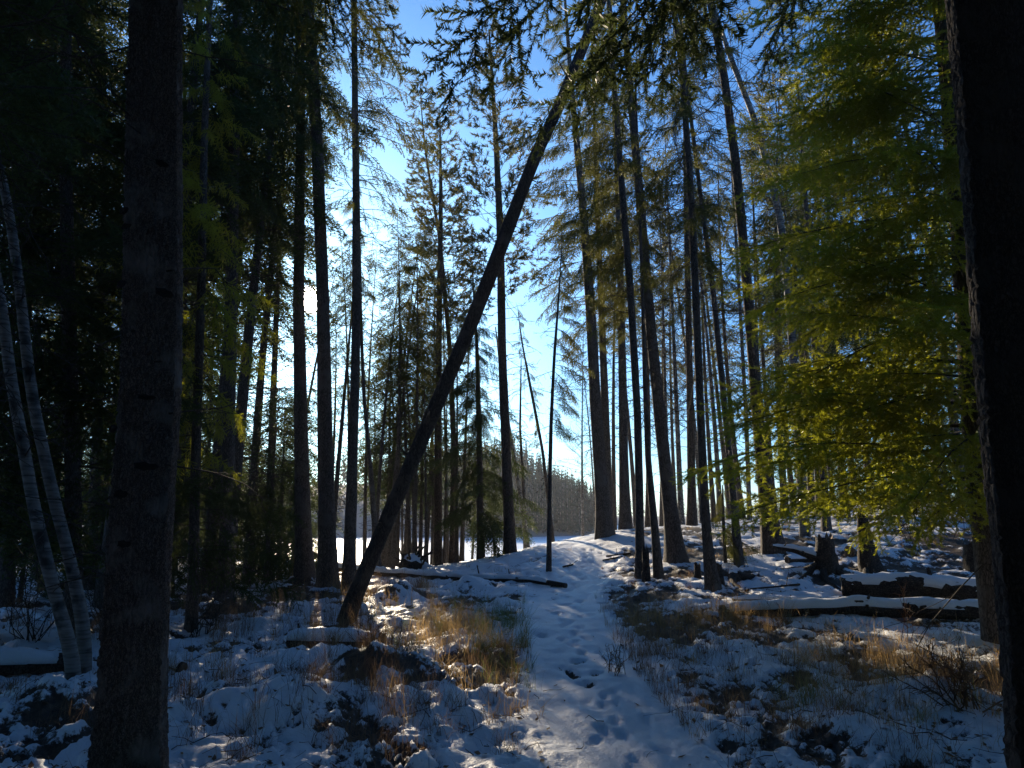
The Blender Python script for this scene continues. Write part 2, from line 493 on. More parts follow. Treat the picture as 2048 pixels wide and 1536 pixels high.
def ground_z(x, y):
    x, y = np.atleast_1d(np.asarray(x, float)), np.atleast_1d(np.asarray(y, float))
    return base_h(x, y) + detail(x, y)[0] * (1 - smooth(30, 40, np.hypot(x, y)))

def gz(x, y): return float(ground_z(x, y)[0])

def build_ground():
    APEX = -1.5
    th = np.concatenate((np.linspace(-180, -46, 40)[:-1], np.linspace(-46, 46, 520), np.linspace(46, 180, 40)[1:]))
    th = np.radians(th)
    r = np.concatenate((np.linspace(0.3, 5.2, 22)[:-1], np.geomspace(5.2, 34, 390), np.geomspace(34, 90, 40)[1:], np.geomspace(90, 780, 14)[1:]))
    Rr, T = np.meshgrid(r, th, indexing='ij')
    X, Y = Rr * np.sin(T), APEX + Rr * np.cos(T)
    d, cov = detail(X, Y)
    Z = base_h(X, Y) + d * (1 - smooth(30, 40, np.hypot(X, Y)))
    nr, nt = X.shape
    V = np.stack((X, Y, Z), -1).reshape(-1, 3)
    j, i = np.meshgrid(np.arange(nr - 1), np.arange(nt - 1), indexing='ij')
    Q = np.stack((j * nt + i, j * nt + i + 1, (j + 1) * nt + i + 1, (j + 1) * nt + i), -1).reshape(-1, 4)[:, ::-1]
    pd = path_dist(X, Y) + 0.25 * (vnoise(X * 1.3, Y * 1.3, 91) - 0.5)
    onp = (pd.ravel()[Q].mean(1) < 0.6) & (Y.ravel()[Q].mean(1) > 2.2)
    for name, sel in (("ground", ~onp), ("path", onp)):
        q = Q[sel]
        used, inv = np.unique(q.ravel(), return_inverse=True)
        me = mesh_from(name, V[used], [inv.reshape(-1, 4)])
        at = me.attributes.new("snow_cover", 'FLOAT', 'POINT')
        at.data.foreach_set("value", cov.ravel()[used].astype(np.float32))
        me.materials.append(M_GROUND)
        o = bpy.data.objects.new(name, me); col.objects.link(o)
        tag(o, {"ground": "snow dusted forest floor with dark leaf litter showing through", "path": "trodden snowy path with footprints leading to the lake"}[name], kind='structure')
build_ground()

# frozen lake
def lake():
    m, N, L, B = new_mat("lake_snow")
    tc = node(N, "ShaderNodeTexCoord")
    nz = node(N, "ShaderNodeTexNoise"); nz.inputs['Scale'].default_value = 0.15; nz.inputs['Detail'].default_value = 6
    L.new(tc.outputs['Object'], nz.inputs['Vector'])
    cr = ramp(N, [(0.3, (0.62, 0.68, 0.75)), (0.7, (0.82, 0.84, 0.86))])
    L.new(nz.outputs['Fac'], cr.inputs[0]); L.new(cr.outputs[0], B.inputs['Base Color'])
    B.inputs['Roughness'].default_value = 0.4
    g = Geo()
    g.add([(-760, 24, LAKE_Z), (760, 24, LAKE_Z), (760, 760, LAKE_Z), (-760, 760, LAKE_Z)], Q=[(0, 1, 2, 3)])
    tag(g.build("lake", m), "frozen lake under bright snow", kind='structure')
lake()

# ------------------------------------------------------------------ foliage templates
def needle_tri(P, D, ln, w, up, r):
    """triangles: base at P across a side vector, tip along D; all (n,3)"""
    side = np.cross(D, up); side /= np.linalg.norm(side, axis=1, keepdims=True) + 1e-9
    a = P + side * (w * 0.5)[:, None]; b = P - side * (w * 0.5)[:, None]; c = P + D * ln[:, None]
    V = np.stack((a, b, c), 1).reshape(-1, 3)
    T = np.arange(len(V)).reshape(-1, 3)
    return V, T

def spruce_spray(nshoot, dens, nl, nw, seed, hang=0.15):
    """unit-long flat spray of a spruce branch along +X; dens needles per unit of shoot"""
    r = np.random.default_rng(seed)
    P, D = [], []
    def shoot(o, d, L):
        n = max(3, int(L * dens))
        u = (np.arange(n) + r.random(n)) / n
        pos = o + np.outer(u * L, d); pos[:, 2] -= hang * L * u * u
        a = r.uniform(0, 2 * math.pi, n)
        s = np.cross(d, (0, 0, 1.0)); s /= np.linalg.norm(s) + 1e-9
        up = np.cross(s, d)
        rad = np.outer(np.cos(a), s) + np.outer(np.abs(np.sin(a)) * 0.9 - 0.25, up)
        dd = d * 0.55 + rad * 0.9
        dd /= np.linalg.norm(dd, axis=1, keepdims=True)
        P.append(pos); D.append(dd)
    shoot(np.zeros(3), np.array((1.0, 0, 0)), 1.0)
    for k in range(nshoot):
        x = 0.06 + 0.88 * (k + 0.5) / nshoot
        L = (0.10 + 0.42 * (1 - x) ** 0.8) * r.uniform(0.75, 1.2)
        sgn = 1 if k % 2 else -1
        an = r.uniform(0.75, 1.05)
        d = np.array((math.cos(an), sgn * math.sin(an), r.normal(0, 0.12)))
        shoot(np.array((x, 0, -hang * x * x)), d / np.linalg.norm(d), L)
    P, D = np.concatenate(P), np.concatenate(D)
    n = len(P)
    up = r.normal(0, 1, (n, 3))
    return needle_tri(P, D, nl * r.uniform(0.7, 1.2, n), nw * r.uniform(0.8, 1.2, n), up, r)

def pine_tuft(n, nl, nw, seed):
    r = np.random.default_rng(seed)
    u = r.random(n)
    P = np.stack((u, 0 * u, 0.1 * u * u), -1)
    D = r.normal(0, 1, (n, 3)); D[:, 0] = np.abs(D[:, 0]) + 0.9 * u + 0.2
    D /= np.linalg.norm(D, axis=1, keepdims=True)
    return needle_tri(P, D, nl * r.uniform(0.7, 1.2, n), nw * r.uniform(0.8, 1.2, n), r.normal(0, 1, (n, 3)), r)

SPRAY0 = [spruce_spray(6, 230, 0.056, 0.014, 100 + k) for k in range(4)]        # near
SPRAYM = [spruce_spray(7, 46, 0.072, 0.040, 170 + k) for k in range(4)]        # boughs of the trees in the middle
SPRAYH = [spruce_spray(12, 48, 0.068, 0.0185, 150 + k) for k in range(4)]        # the sunlit spruce
SPRAY1 = [spruce_spray(11, 38, 0.085, 0.027, 200 + k) for k in range(4)]        # some 10 m off
SPRAY2 = [spruce_spray(9, 15, 0.125, 0.046, 300 + k) for k in range(4)]           # 15 to 30 m off
SPRAY3 = [spruce_spray(5, 5, 0.28, 0.10, 400 + k) for k in range(3)]            # far
TUFT2 = [pine_tuft(18, 0.85, 0.15, 500 + k) for k in range(3)]

def frame(d, roll=0.0, up=(0, 0, 1.0)):
    d = d / (np.linalg.norm(d) + 1e-9)
    s = np.cross(up, d); n = np.linalg.norm(s)
    s = s / n if n > 1e-4 else np.array((0, 1.0, 0))
    u = np.cross(d, s)
    c, sn = math.cos(roll), math.sin(roll)
    return np.stack((d, c * s + sn * u, -sn * s + c * u), 1)

def mat34(d, p, sc, roll=0.0):
    M = np.empty((3, 4)); M[:, :3] = frame(d, roll) * sc; M[:, 3] = p
    return M

# ------------------------------------------------------------------ trunks
def smooth_path(pts, n):
    pts = np.asarray(pts, float)
    t = np.concatenate(([0], np.cumsum(np.linalg.norm(np.diff(pts[:, :3], axis=0), axis=1)))); t /= t[-1]
    u = np.linspace(0, 1, n)
    out = np.stack([np.interp(u, t, pts[:, k]) for k in range(pts.shape[1])], -1)
    w = max(3, n // 9) | 1
    ker = np.hanning(w + 2)[1:-1]; ker /= ker.sum()
    pad = np.concatenate((2 * out[:1] - out[1:w // 2 + 1][::-1], out, 2 * out[-1:] - out[-w // 2:-1][::-1]))
    sm = np.stack([np.convolve(pad[:, k], ker, 'valid') for k in range(out.shape[1])], -1)
    return sm[:n]

def px_path(pxs, Y, top_z, top_r, dY=0.0, wide=1.0):
    """trunk centre line and radii from (px, py, width px), carried on above the frame up to top_z"""
    pts = []
    for k, (px, py, w) in enumerate(pxs):
        Yk = Y + dY * k / max(1, len(pxs) - 1)
        p = pt(px, py, Yk)
        depth = Yk * CP + (p[2] - EYE) * SP
        pts.append((*p, 0.5 * w * wide * depth / FPX))
    a, b = np.array(pts[-2]), np.array(pts[-1])
    if top_z > b[2] + 0.3:
        d = (b - a) / (b[2] - a[2]); h = top_z - b[2]
        for f in (0.5, 1.0):
            q = b + d * h * f * 0.7; q[2] = b[2] + h * f
            q[3] = b[3] + (top_r - b[3]) * f
            pts.append(tuple(q))
    p0 = np.array(pts[0]); g = gz(p0[0], p0[1]) - 0.12
    if p0[2] > g + 0.05:
        pts.insert(0, (p0[0] + (p0[0] - pts[1][0]) * 0.05, p0[1], g, p0[3] * 1.04))
    else:
        pts[0] = (p0[0], p0[1], g, p0[3])
    return np.array(pts)

def trunk_geo(g, path, n=48, k=14, flare=0.35, flare_h=0.5, rough=0.05, seed=0):
    s = smooth_path(path, n)
    r = np.random.default_rng(seed)
    z0 = s[0, 2]
    P, rad = s[:, :3], s[:, 3].copy()
    a = np.arange(k) * 2 * math.pi / k
    hz = np.maximum(0, s[:, 2] - z0)
    fl = flare * np.exp(-hz / flare_h)
    lob = 1 + 0.35 * np.sin(a * 3 + r.uniform(0, 6)) + 0.3 * np.sin(a * 5 + r.uniform(0, 6))
    nz = vnoise(np.repeat(hz[:, None] * 2.2, k, 1), np.repeat((np.cos(a) * 1.5 + seed * 3.7)[None], n, 0), seed) - 0.5
    RR = rad[:, None] * (1 + fl[:, None] * lob[None] + rough * 2 * nz)
    t = np.gradient(P, axis=0); t /= np.linalg.norm(t, axis=1, keepdims=True)
    u = np.cross(t, np.array((0, 1.0, 0))); u /= np.linalg.norm(u, axis=1, keepdims=True)
    v = np.cross(t, u)
    ring = P[:, None] + RR[..., None] * (np.cos(a)[None, :, None] * u[:, None] + np.sin(a)[None, :, None] * v[:, None])
    j, i = np.meshgrid(np.arange(n - 1), np.arange(k), indexing='ij')
    Q = np.stack((j * k + i, (j + 1) * k + i, (j + 1) * k + (i + 1) % k, j * k + (i + 1) % k), -1).reshape(-1, 4)
    g.add(ring.reshape(-1, 3), Q=Q)
    m = len(ring) * k
    top = ring[-1]
    g.add(np.vstack((top, top.mean(0))), T=[(i2, (i2 + 1) % k, k) for i2 in range(k)])
    return s

def plated_trunk_geo(g, path, n, k, seed, cell=(0.036, 0.075), depth=0.018, facing=True):
    """near trunk whose bark plates and cracks are real relief"""
    s0 = smooth_path(path, 160)
    zt = np.concatenate((np.linspace(s0[0, 2], 6.0, n - 60), np.linspace(6.0, s0[-1, 2], 61)[1:]))
    s = np.stack([np.interp(zt, s0[:, 2], s0[:, q]) for q in range(4)], -1)
    P, rad = s[:, :3], s[:, 3]
    a = np.concatenate((np.linspace(math.pi * 1.5 - 1.75, math.pi * 1.5 + 1.75, k - 26), np.linspace(math.pi * 1.5 + 1.75, math.pi * 3.5 - 1.75, 28)[1:-1])) if facing else np.arange(k) * 2 * math.pi / k
    hz = s[:, 2] - s[0, 2]
    R0 = float(rad[:n // 2].mean())
    nx = max(8, int(round(2 * math.pi * R0 / cell[0])))
    U = np.repeat((a / (2 * math.pi) * nx)[None], n, 0)
    W = np.repeat((hz / cell[1])[:, None], k, 1)
    U = U + 0.9 * (fbm(U * 0.35, W * 0.4, 2, seed) - 0.5) * 2 * np.sin(a / 2)[None] ** 0.5
    W = W + 1.2 * (fbm(U * 0.4 + 5, W * 0.4, 2, seed + 3) - 0.5)
    iu, iw = np.floor(U), np.floor(W)
    f1 = np.full(U.shape, 9.0); f2 = np.full(U.shape, 9.0); hid = np.zeros(U.shape)
    for du in (-1, 0, 1):
        for dw in (-1, 0, 1):
            cu, cw = iu + du, iw + dw
            h1, h2 = _hash(np.mod(cu, nx), cw, seed), _hash(np.mod(cu, nx), cw, seed + 9)
            d = np.hypot(U - cu - h1, (W - cw - h2))
            new = d < f1
            f2 = np.where(new, f1, np.minimum(f2, d)); hid = np.where(new, h1, hid); f1 = np.where(new, d, f1)
    plate = smooth(0.02, 0.30, f2 - f1)
    fine = fbm(U * 3, W * 3, 3, seed + 21)
    low = vnoise(np.cos(a)[None] * 2 + 7 + 0 * W, W * 0.05, seed + 4) - 0.5
    RR = rad[:, None] * (1 + 0.02 * low + 0.28 * np.exp(-hz / 0.35)[:, None]) + depth * (plate * (0.55 + 0.45 * hid) - 0.6) + 0.35 * depth * (fine - 0.5)
    r = np.random.default_rng(seed)
    for q in range(26):                                              # old branch scars
        kz, ka = r.uniform(0.2, hz[-1] * 0.6), r.uniform(0, 2 * math.pi)
        da = np.abs((a - ka + math.pi) % (2 * math.pi) - math.pi) * R0
        d = np.hypot(da[None] / 0.04, (hz[:, None] - kz) / 0.028)
        RR = RR + 0.008 * np.exp(-(d - 1) ** 2 * 3) - 0.016 * np.exp(-d * d * 1.6)
    t = np.gradient(P, axis=0); t /= np.linalg.norm(t, axis=1, keepdims=True)
    u = np.cross(t, np.array((0, 1.0, 0))); u /= np.linalg.norm(u, axis=1, keepdims=True)
    v = np.cross(t, u)
    ring = P[:, None] + RR[..., None] * (np.cos(a)[None, :, None] * u[:, None] + np.sin(a)[None, :, None] * v[:, None])
    j, i = np.meshgrid(np.arange(n - 1), np.arange(k), indexing='ij')
    Q = np.stack((j * k + i, (j + 1) * k + i, (j + 1) * k + (i + 1) % k, j * k + (i + 1) % k), -1).reshape(-1, 4)
    g.add(ring.reshape(-1, 3), Q=Q)
    return s

def at_z(s, z):
    return np.array([np.interp(z, s[:, 2], s[:, k]) for k in (0, 1)] + [z]), float(np.interp(z, s[:, 2], s[:, 3]))

# ------------------------------------------------------------------ branches
def green_branches(gl, gb, specs, sprays, seed, spacing=0.16, size=(0.34, 0.55), hang=0.35, roll_sd=0.25, bare=0.22, br_r=0.012, tuft=False):
    """specs: rows of (base xyz, azimuth, length, initial pitch, droop). Foliage into gl, wood into gb."""
    r = np.random.default_rng(seed)
    Ms = [[] for _ in sprays]
    polys, rads = [], []
    n = 5
    u = np.linspace(0, 1, n)
    for (bx, by, bz, az, L, pitch, droop) in specs:
        h = np.array((math.cos(az), math.sin(az), 0.0))
        side = np.array((-h[1], h[0], 0))
        wig = r.normal(0, 0.06) * L
        x = u * L * math.cos(pitch)
        z = u * L * math.sin(pitch) - droop * L * u ** 2 + 0.10 * droop * L * np.maximum(0, u - 0.7) ** 2 * 6
        P = np.array((bx, by, bz)) + np.outer(x, h) + np.outer(wig * np.sin(u * 3), side)
        P[:, 2] += z
        polys.append(P); rads.append(np.maximum(0.0025, br_r * (L / 2.0) ** 0.5 * (1 - 0.85 * u)))
        m = max(2, int(L * (1 - bare) / spacing))
        for q in range(m):
            t = bare + (1 - bare) * (q + r.random()) / m
            i = min(n - 2, int(t * (n - 1))); f = t * (n - 1) - i
            p = P[i] * (1 - f) + P[i + 1] * f
            d0 = P[i + 1] - P[i]; d0 /= np.linalg.norm(d0)
            sd = np.cross(d0, (0, 0, 1.0)); sd /= np.linalg.norm(sd) + 1e-9
            if tuft:
                an = r.uniform(-1.2, 1.2)
                d = d0 * math.cos(an) + sd * math.sin(an) + np.array((0, 0, r.uniform(0.1, 0.9)))
                sc = r.uniform(*size)
                if r.random() < 0.5:
                    Lb = r.uniform(0.1, 0.4)
                    e = p + d / np.linalg.norm(d) * Lb
                    pp = p + np.outer(u, e - p); pp[:, 2] += 0.05 * u * u
                    polys.append(pp); rads.append(np.full(n, 0.004)); p = e
                Ms[r.integers(len(sprays))].append(mat34(d, p, sc, r.uniform(0, 6)))
                continue
            sg = 1 if q % 2 else -1
            an = sg * r.uniform(0.55, 1.15) * (1 - 0.5 * t)
            d = d0 * math.cos(an) + sd * math.sin(an) + np.array((0, 0, -hang * r.uniform(0.3, 1.3)))
            sc = r.uniform(*size) * (0.65 + 0.5 * math.sin(min(1, t * 1.15) * math.pi))
            Ms[r.integers(len(sprays))].append(mat34(d, p, sc, r.normal(0, roll_sd)))
        Ms[r.integers(len(sprays))].append(mat34(P[-1] - P[-2] + np.array((0, 0, 0.02)), P[-2], size[1] * (1 if not tuft else 0.9), r.normal(0, roll_sd)))
    for (tv, tt), M in zip(sprays, Ms):
        if M: gl.stamp(tv, tt, np.array(M))
    gb.tubes(np.array(polys), np.array(rads), 3)

def bare_branches(gb, specs, seed, twigs=6, r0=0.009, k=3):
    r = np.random.default_rng(seed)
    n = 5
    u = np.linspace(0, 1, n)
    polys, rads = [], []
    for (bx, by, bz, az, L, pitch, droop) in specs:
        h = np.array((math.cos(az), math.sin(az), 0.0)); side = np.array((-h[1], h[0], 0))
        P = np.array((bx, by, bz)) + np.outer(u * L * math.cos(pitch), h) + np.outer(r.normal(0, 0.1) * L * np.sin(u * 4) , side)
        P[:, 2] += u * L * math.sin(pitch) - droop * L * u ** 2
        P[1:] += r.normal(0, 0.025 * L, (n - 1, 3))
        polys.append(P); rads.append(r0 * (1 - 0.8 * u) + 0.0015)
        for q in range(int(twigs * r.uniform(0.5, 1.4))):
            t = r.uniform(0.2, 0.98); i = min(n - 2, int(t * (n - 1)))
            p = P[i] + (P[i + 1] - P[i]) * (t * (n - 1) - i)
            d0 = P[i + 1] - P[i]; d0 /= np.linalg.norm(d0)
            d = d0 + r.normal(0, 0.65, 3); d /= np.linalg.norm(d)
            Lt = L * r.uniform(0.15, 0.45) * (1.1 - 0.6 * t)
            Q = p + np.outer(u * Lt, d); Q[:, 2] -= 0.15 * Lt * u * u * (1 if droop > 0 else -1)
            Q[1:] += r.normal(0, 0.03 * Lt, (n - 1, 3))
            polys.append(Q); rads.append(r0 * 0.5 * (1 - 0.7 * u) + 0.001)
    if polys: gb.tubes(np.array(polys), np.array(rads), k)

def ring_specs(s, z0, z1, n, Lf, seed, pitch=(0.2, 0.2), droop=(0.25, 0.1), az=None):
    """n branches up the trunk s from z0 to z1; Lf(u) gives the length at u in 0..1; az = (centre, spread) to favour a side"""
    r = np.random.default_rng(seed)
    out = []
    for q in range(n):
        u = (q + r.random()) / n
        z = z0 + (z1 - z0) * u
        p, rad = at_z(s, z)
        a = r.uniform(0, 2 * math.pi) if az is None else r.normal(az[0], az[1])
        L = Lf(u) * r.uniform(0.65, 1.2)
        pi_ = r.normal(*pitch)
        out.append((p[0] + math.cos(a) * rad * 0.7, p[1] + math.sin(a) * rad * 0.7, z, a, L, pi_, max(0.0, r.normal(*droop))))
    return out

NATURAL = 2.0
def make_bough(seed, droop, hang, spacing=0.095, size=(0.32, 0.62), pitch=0.05, sprays=None):
    gl, gb = Geo(), Geo()
    green_branches(gl, gb, [(0, 0, 0, 0.0, NATURAL, pitch, droop)], sprays or SPRAY0, seed, spacing=spacing, size=size, hang=hang, bare=0.12, br_r=0.013, roll_sd=0.7)
    Vb, Vl = np.concatenate(gb.V), np.concatenate(gl.V)
    Tl = np.concatenate(gl.T) + len(Vb); Qb = np.concatenate(gb.Q)
    me = mesh_from("bough", np.concatenate((Vb, Vl)), [Qb, Tl], False)
    me.materials.append(M_TWIG); me.materials.append(M_NEEDLE_SUNLIT)
    mi = np.zeros(len(Qb) + len(Tl), dtype=np.int32); mi[len(Qb):] = 1
    me.polygons.foreach_set("material_index", mi)
    return me
BOUGHS = [make_bough(700 + k, d, h) for k, (d, h) in enumerate(((0.16, 0.35), (0.24, 0.5), (0.20, 0.7), (0.12, 0.3), (0.3, 0.6), (0.22, 0.9)))]
MID_BOUGHS = [make_bough(740 + k, d, h, 0.075, (0.32, 0.6), sprays=SPRAYM) for k, (d, h) in enumerate(((0.18, 0.4), (0.26, 0.6), (0.20, 0.8), (0.3, 0.5)))]
MID_LOOSE = [make_bough(760 + k, d, 0.7, 0.2, (0.3, 0.55), sprays=SPRAYM) for k, d in enumerate((0.2, 0.3, 0.26))]
LOOSE = [make_bough(720 + k, 0.22, 1.6, 0.16, (0.35, 0.7)) for k in range(3)]
def hang_boughs(root, specs, seed, leaf=None, kinds=None):
    """boughs as parts of the tree: copies that share a few meshes"""
    r = np.random.default_rng(seed)
    kinds = kinds or BOUGHS
    b = np.array(root.location)
    for (x, y, z, az, L, pitch, droop) in specs:
        o = bpy.data.objects.new("bough", kinds[r.integers(len(kinds))]); col.objects.link(o); o.parent = root
        o.location = (x - b[0], y - b[1], z - b[2])
        k = L / NATURAL
        o.rotation_euler = (r.normal(0, 0.25), -pitch, az)
        o.scale = (k, 0.35 * k + 0.65 * min(1, k) if k < 1 else 0.5 + 0.5 * k, 0.6 * k + 0.4)
        if leaf:
            o.material_slots[1].link = 'OBJECT'; o.material_slots[1].material = leaf

UP = 1.5707963
# ------------------------------------------------------------------ tree builder
TREES = {}
def tree(name, label, cat, pxs, Y, top_z, top_r=0.03, bark=None, green=None, dead=None, n=48, k=14, flare=0.35, seed=0, leaf=None, group=None, dY=0.0, plated=None, wide=0.68):
    """green / dead: lists of dicts for ring_specs plus style. Returns the Empty."""
    path = px_path(pxs, Y, top_z, top_r, dY, 1.0 if plated else wide)
    base = (path[0, 0], path[0, 1], gz(path[0, 0], path[0, 1]))
    g = Geo()
    if plated: s = plated_trunk_geo(g, path, *plated, seed)
    else: s = trunk_geo(g, path, n, k, flare, seed=seed)
    root = thing(name, label, cat, base, group)
    g.build("trunk", bark or M_BARK, root, base)
    gl, gb = Geo(), Geo()
    for q, sp in enumerate(green or []):
        sp = dict(sp)
        specs = list(sp.pop('specs', []))
        if 'n' in sp:
            specs += ring_specs(s, sp.pop('z0'), sp.pop('z1'), sp.pop('n'), sp.pop('L'), seed * 31 + q, sp.pop('pitch', (0.1, 0.2)), sp.pop('droop', (0.3, 0.12)), sp.pop('az', None))
        if sp.get('tuft'): green_branches(gl, gb, specs, sp.pop('sprays', SPRAY2), seed * 17 + q, **sp)
        else:
            hang_boughs(root, [(x, y, z, az, L * 1.1, pi_ - 0.12, dr) for (x, y, z, az, L, pi_, dr) in specs], seed * 17 + q, leaf or M_NEEDLE_MID, MID_LOOSE if sp.get('loose') else MID_BOUGHS)
    gd = Geo()
    for q, sp in enumerate(dead or []):
        sp = dict(sp)
        specs = ring_specs(s, sp.pop('z0'), sp.pop('z1'), sp.pop('n'), sp.pop('L'), seed * 57 + q, sp.pop('pitch', (0.1, 0.3)), sp.pop('droop', (0.2, 0.2)), sp.pop('az', None))
        bare_branches(gd, specs, seed * 91 + q, **sp)
    if not gb.empty(): tag(gb.build("branches", M_TWIG, root, base), kind='stuff')
    if not gl.empty(): gl.build("crown", leaf or M_NEEDLE_MID, root, base, smooth_shade=False)
    if not gd.empty(): tag(gd.build("dead_branches", M_TWIG, root, base), kind='stuff')
    TREES[label] = (root, s)
    return root

def taper(a, b, p=1.0):
    return lambda u: a + (b - a) * u ** p
def crownf(L, u0=0.25):
    """longest at u0, short at the top"""
    return lambda u: L * (0.45 + 0.55 * u / u0 if u < u0 else 1 - 0.85 * (u - u0) / (1 - u0))

def zp(py, Y): return float(pt(1024, py, Y)[2])

# ------------------------------------------------------------------ the nearest two trunks
tree("spruce_tree", "thick dark spruce trunk with branch scars rising close beside the two birches", "tree",
     [(252, 1536, 136), (268, 1200, 126), (281, 1000, 124), (299, 768, 120), (303, 384, 112), (305, 100, 106)], 4.6, 15.0, 0.05,
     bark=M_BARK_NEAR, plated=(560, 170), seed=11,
     dead=[dict(z0=1.2, z1=5.5, n=14, L=taper(0.5, 1.1), twigs=4, r0=0.006)])
_rt, _st = TREES["thick dark spruce trunk with branch scars rising close beside the two birches"]
hang_boughs(_rt, ring_specs(_st, 6.2, 14, 110, taper(3.0, 0.8), 900, (-0.05, 0.15)), 901, M_NEEDLE_SHADED)  # crown above the frame, made denser to shade the foreground
hang_boughs(_rt, [(-1.95, 4.7, 5.35, 0.25, 1.0, -0.05, 0), (-1.95, 4.7, 5.7, 0.5, 1.2, 0.0, 0), (-1.95, 4.6, 5.6, -0.2, 1.1, -0.1, 0)], 902, M_NEEDLE_MID, LOOSE)
right_px = [(2152, 1536, 225), (2128, 1200, 220), (2088, 900, 215), (2062, 600, 208), (2036, 300, 198), (2003, 0, 188)]
def knots(root, pxs, Y, seed):
    r = np.random.default_rng(seed)
    base = np.array(root.location)
    me = None
    s = TREES[root['label']][1]
    for px, py in pxs:
        z = zp(py, Y)
        c, rad = at_z(s, z)
        x = float(pt(px, py, Y)[0]) - c[0]
        x = max(-0.92 * rad, min(0.92 * rad, x))
        y = -math.sqrt(max(rad * rad - x * x, 0.0)) * 1.0
        if me is None:
            g = Geo()
            n = 12
            a = np.arange(n) * 2 * math.pi / n
            rr = [(1.0, -0.35), (0.85, 0.10), (0.6, 0.16), (0.3, 0.02)]
            V = [(q * math.cos(t) * (1 + 0.22 * math.sin(3 * t + q * 5)), h, 0.62 * q * math.sin(t) * (1 + 0.25 * math.sin(2 * t + 1)) + 0.10 * math.sin(5 * t)) for q, h in rr for t in a]
            V.append((0, -0.05, 0))
            Q = [(j * n + i, j * n + (i + 1) % n, (j + 1) * n + (i + 1) % n, (j + 1) * n + i) for j in range(3) for i in range(n)]
            T = [(3 * n + i, 3 * n + (i + 1) % n, 4 * n) for i in range(n)]
            g.add(V, T=T, Q=Q)
            o = g.build("knot", M_KNOT, root); me = o.data
        else:
            o = bpy.data.objects.new("knot", me); col.objects.link(o); o.parent = root
        o.location = (c[0] + x - base[0], c[1] + y - base[1], z - base[2])
        k = r.uniform(0.026, 0.042)
        o.scale = (k * r.uniform(1.1, 2.1), k, k * r.uniform(0.9, 1.5))
        o.rotation_euler = (0, 0, math.atan2(y, x) - math.pi / 2)
M_KNOT = bark_mat("knot_wood", (0.012, 0.01, 0.009), (0.035, 0.028, 0.024), 80, 0.6, 0.004)
knots(TREES["thick dark spruce trunk with branch scars rising close beside the two birches"][0],
      [(275, 170), (342, 345), (270, 440), (277, 472), (264, 582), (346, 596), (318, 803), (246, 862), (316, 936), (270, 990), (278, 1086)], 4.6, 3)
tree("spruce_tree", "massive black spruce trunk close beside the trunk of the sunlit spruce", "tree",
     right_px, 3.0, 15.0, 0.05, bark=M_BARK_SHADED, plated=(520, 170), seed=12)
_rt, _st = TREES["massive black spruce trunk close beside the trunk of the sunlit spruce"]
hang_boughs(_rt, ring_specs(_st, 6.2, 14, 110, taper(3.0, 0.8), 910, (-0.05, 0.15)), 911, M_NEEDLE_SHADED)  # unseen crown overhead, thickened to keep skylight off the foreground
hang_boughs(_rt, [(2.0, 3.1, 5.05, 2.62, 2.75, -0.10, 0), (2.0, 3.1, 5.3, 2.50, 3.0, -0.06, 0), (2.0, 3.1, 5.2, 2.35, 2.6, -0.14, 0), (2.0, 3.1, 5.35, 2.2, 2.5, -0.1, 0)], 912, M_NEEDLE_SHADED, LOOSE)
hang_boughs(_rt, [(2.0, 3.1, 5.5, 2.2, 2.6, -0.04, 0), (2.0, 3.1, 5.6, 2.05, 2.6, -0.08, 0)], 913, M_NEEDLE_SHADED)

# ------------------------------------------------------------------ birch pair
tree("birch_tree", "slender white birch arching away just behind the thick dark trunk", "tree",
     [(172, 1270, 40), (138, 1110, 36), (108, 1000, 36), (82, 880, 36), (60, 770, 34), (42, 600, 32), (18, 420, 28), (-20, 250, 25)], 7.6, 10, 0.03, bark=M_BIRCH, wide=0.60, seed=21, n=70, flare=0.25,
     dead=[dict(z0=1.0, z1=8.5, n=42, L=taper(0.9, 1.6), twigs=11, r0=0.007, pitch=(0.4, 0.4), droop=(0.2, 0.2))])
tree("birch_tree", "paler leaning birch with dark knots beside its slender twin", "tree",
     [(150, 1330, 40), (110, 1190, 40), (75, 1050, 38), (48, 900, 36), (22, 760, 34), (2, 600, 32), (-35, 420, 28)], 7.3, 9, 0.03, bark=M_BIRCH, wide=0.60, seed=22, n=70, flare=0.25,
     dead=[dict(z0=0.8, z1=8, n=36, L=taper(0.8, 1.5), twigs=11, r0=0.007, pitch=(0.3, 0.4), droop=(0.2, 0.2))])

# ------------------------------------------------------------------ leaning dead trunk
tree("dead_tree", "bare dead trunk leaning steeply across the view beside the path", "leaning trunk",
     [(688, 1245, 48), (740, 1120, 46), (800, 980, 46), (870, 815, 45), (940, 655, 44), (1005, 485, 42), (1065, 325, 38), (1130, 185, 35), (1180, 60, 31), (1242, -95, 27)], 11.0, 0.0, 0.08, bark=M_DEAD, wide=0.65, seed=31, n=90, k=20, flare=0.3, dY=0.4,
     dead=[dict(z0=1.2, z1=9.5, n=30, L=taper(0.18, 0.45), twigs=2, r0=0.013, pitch=(0.1, 0.5))])

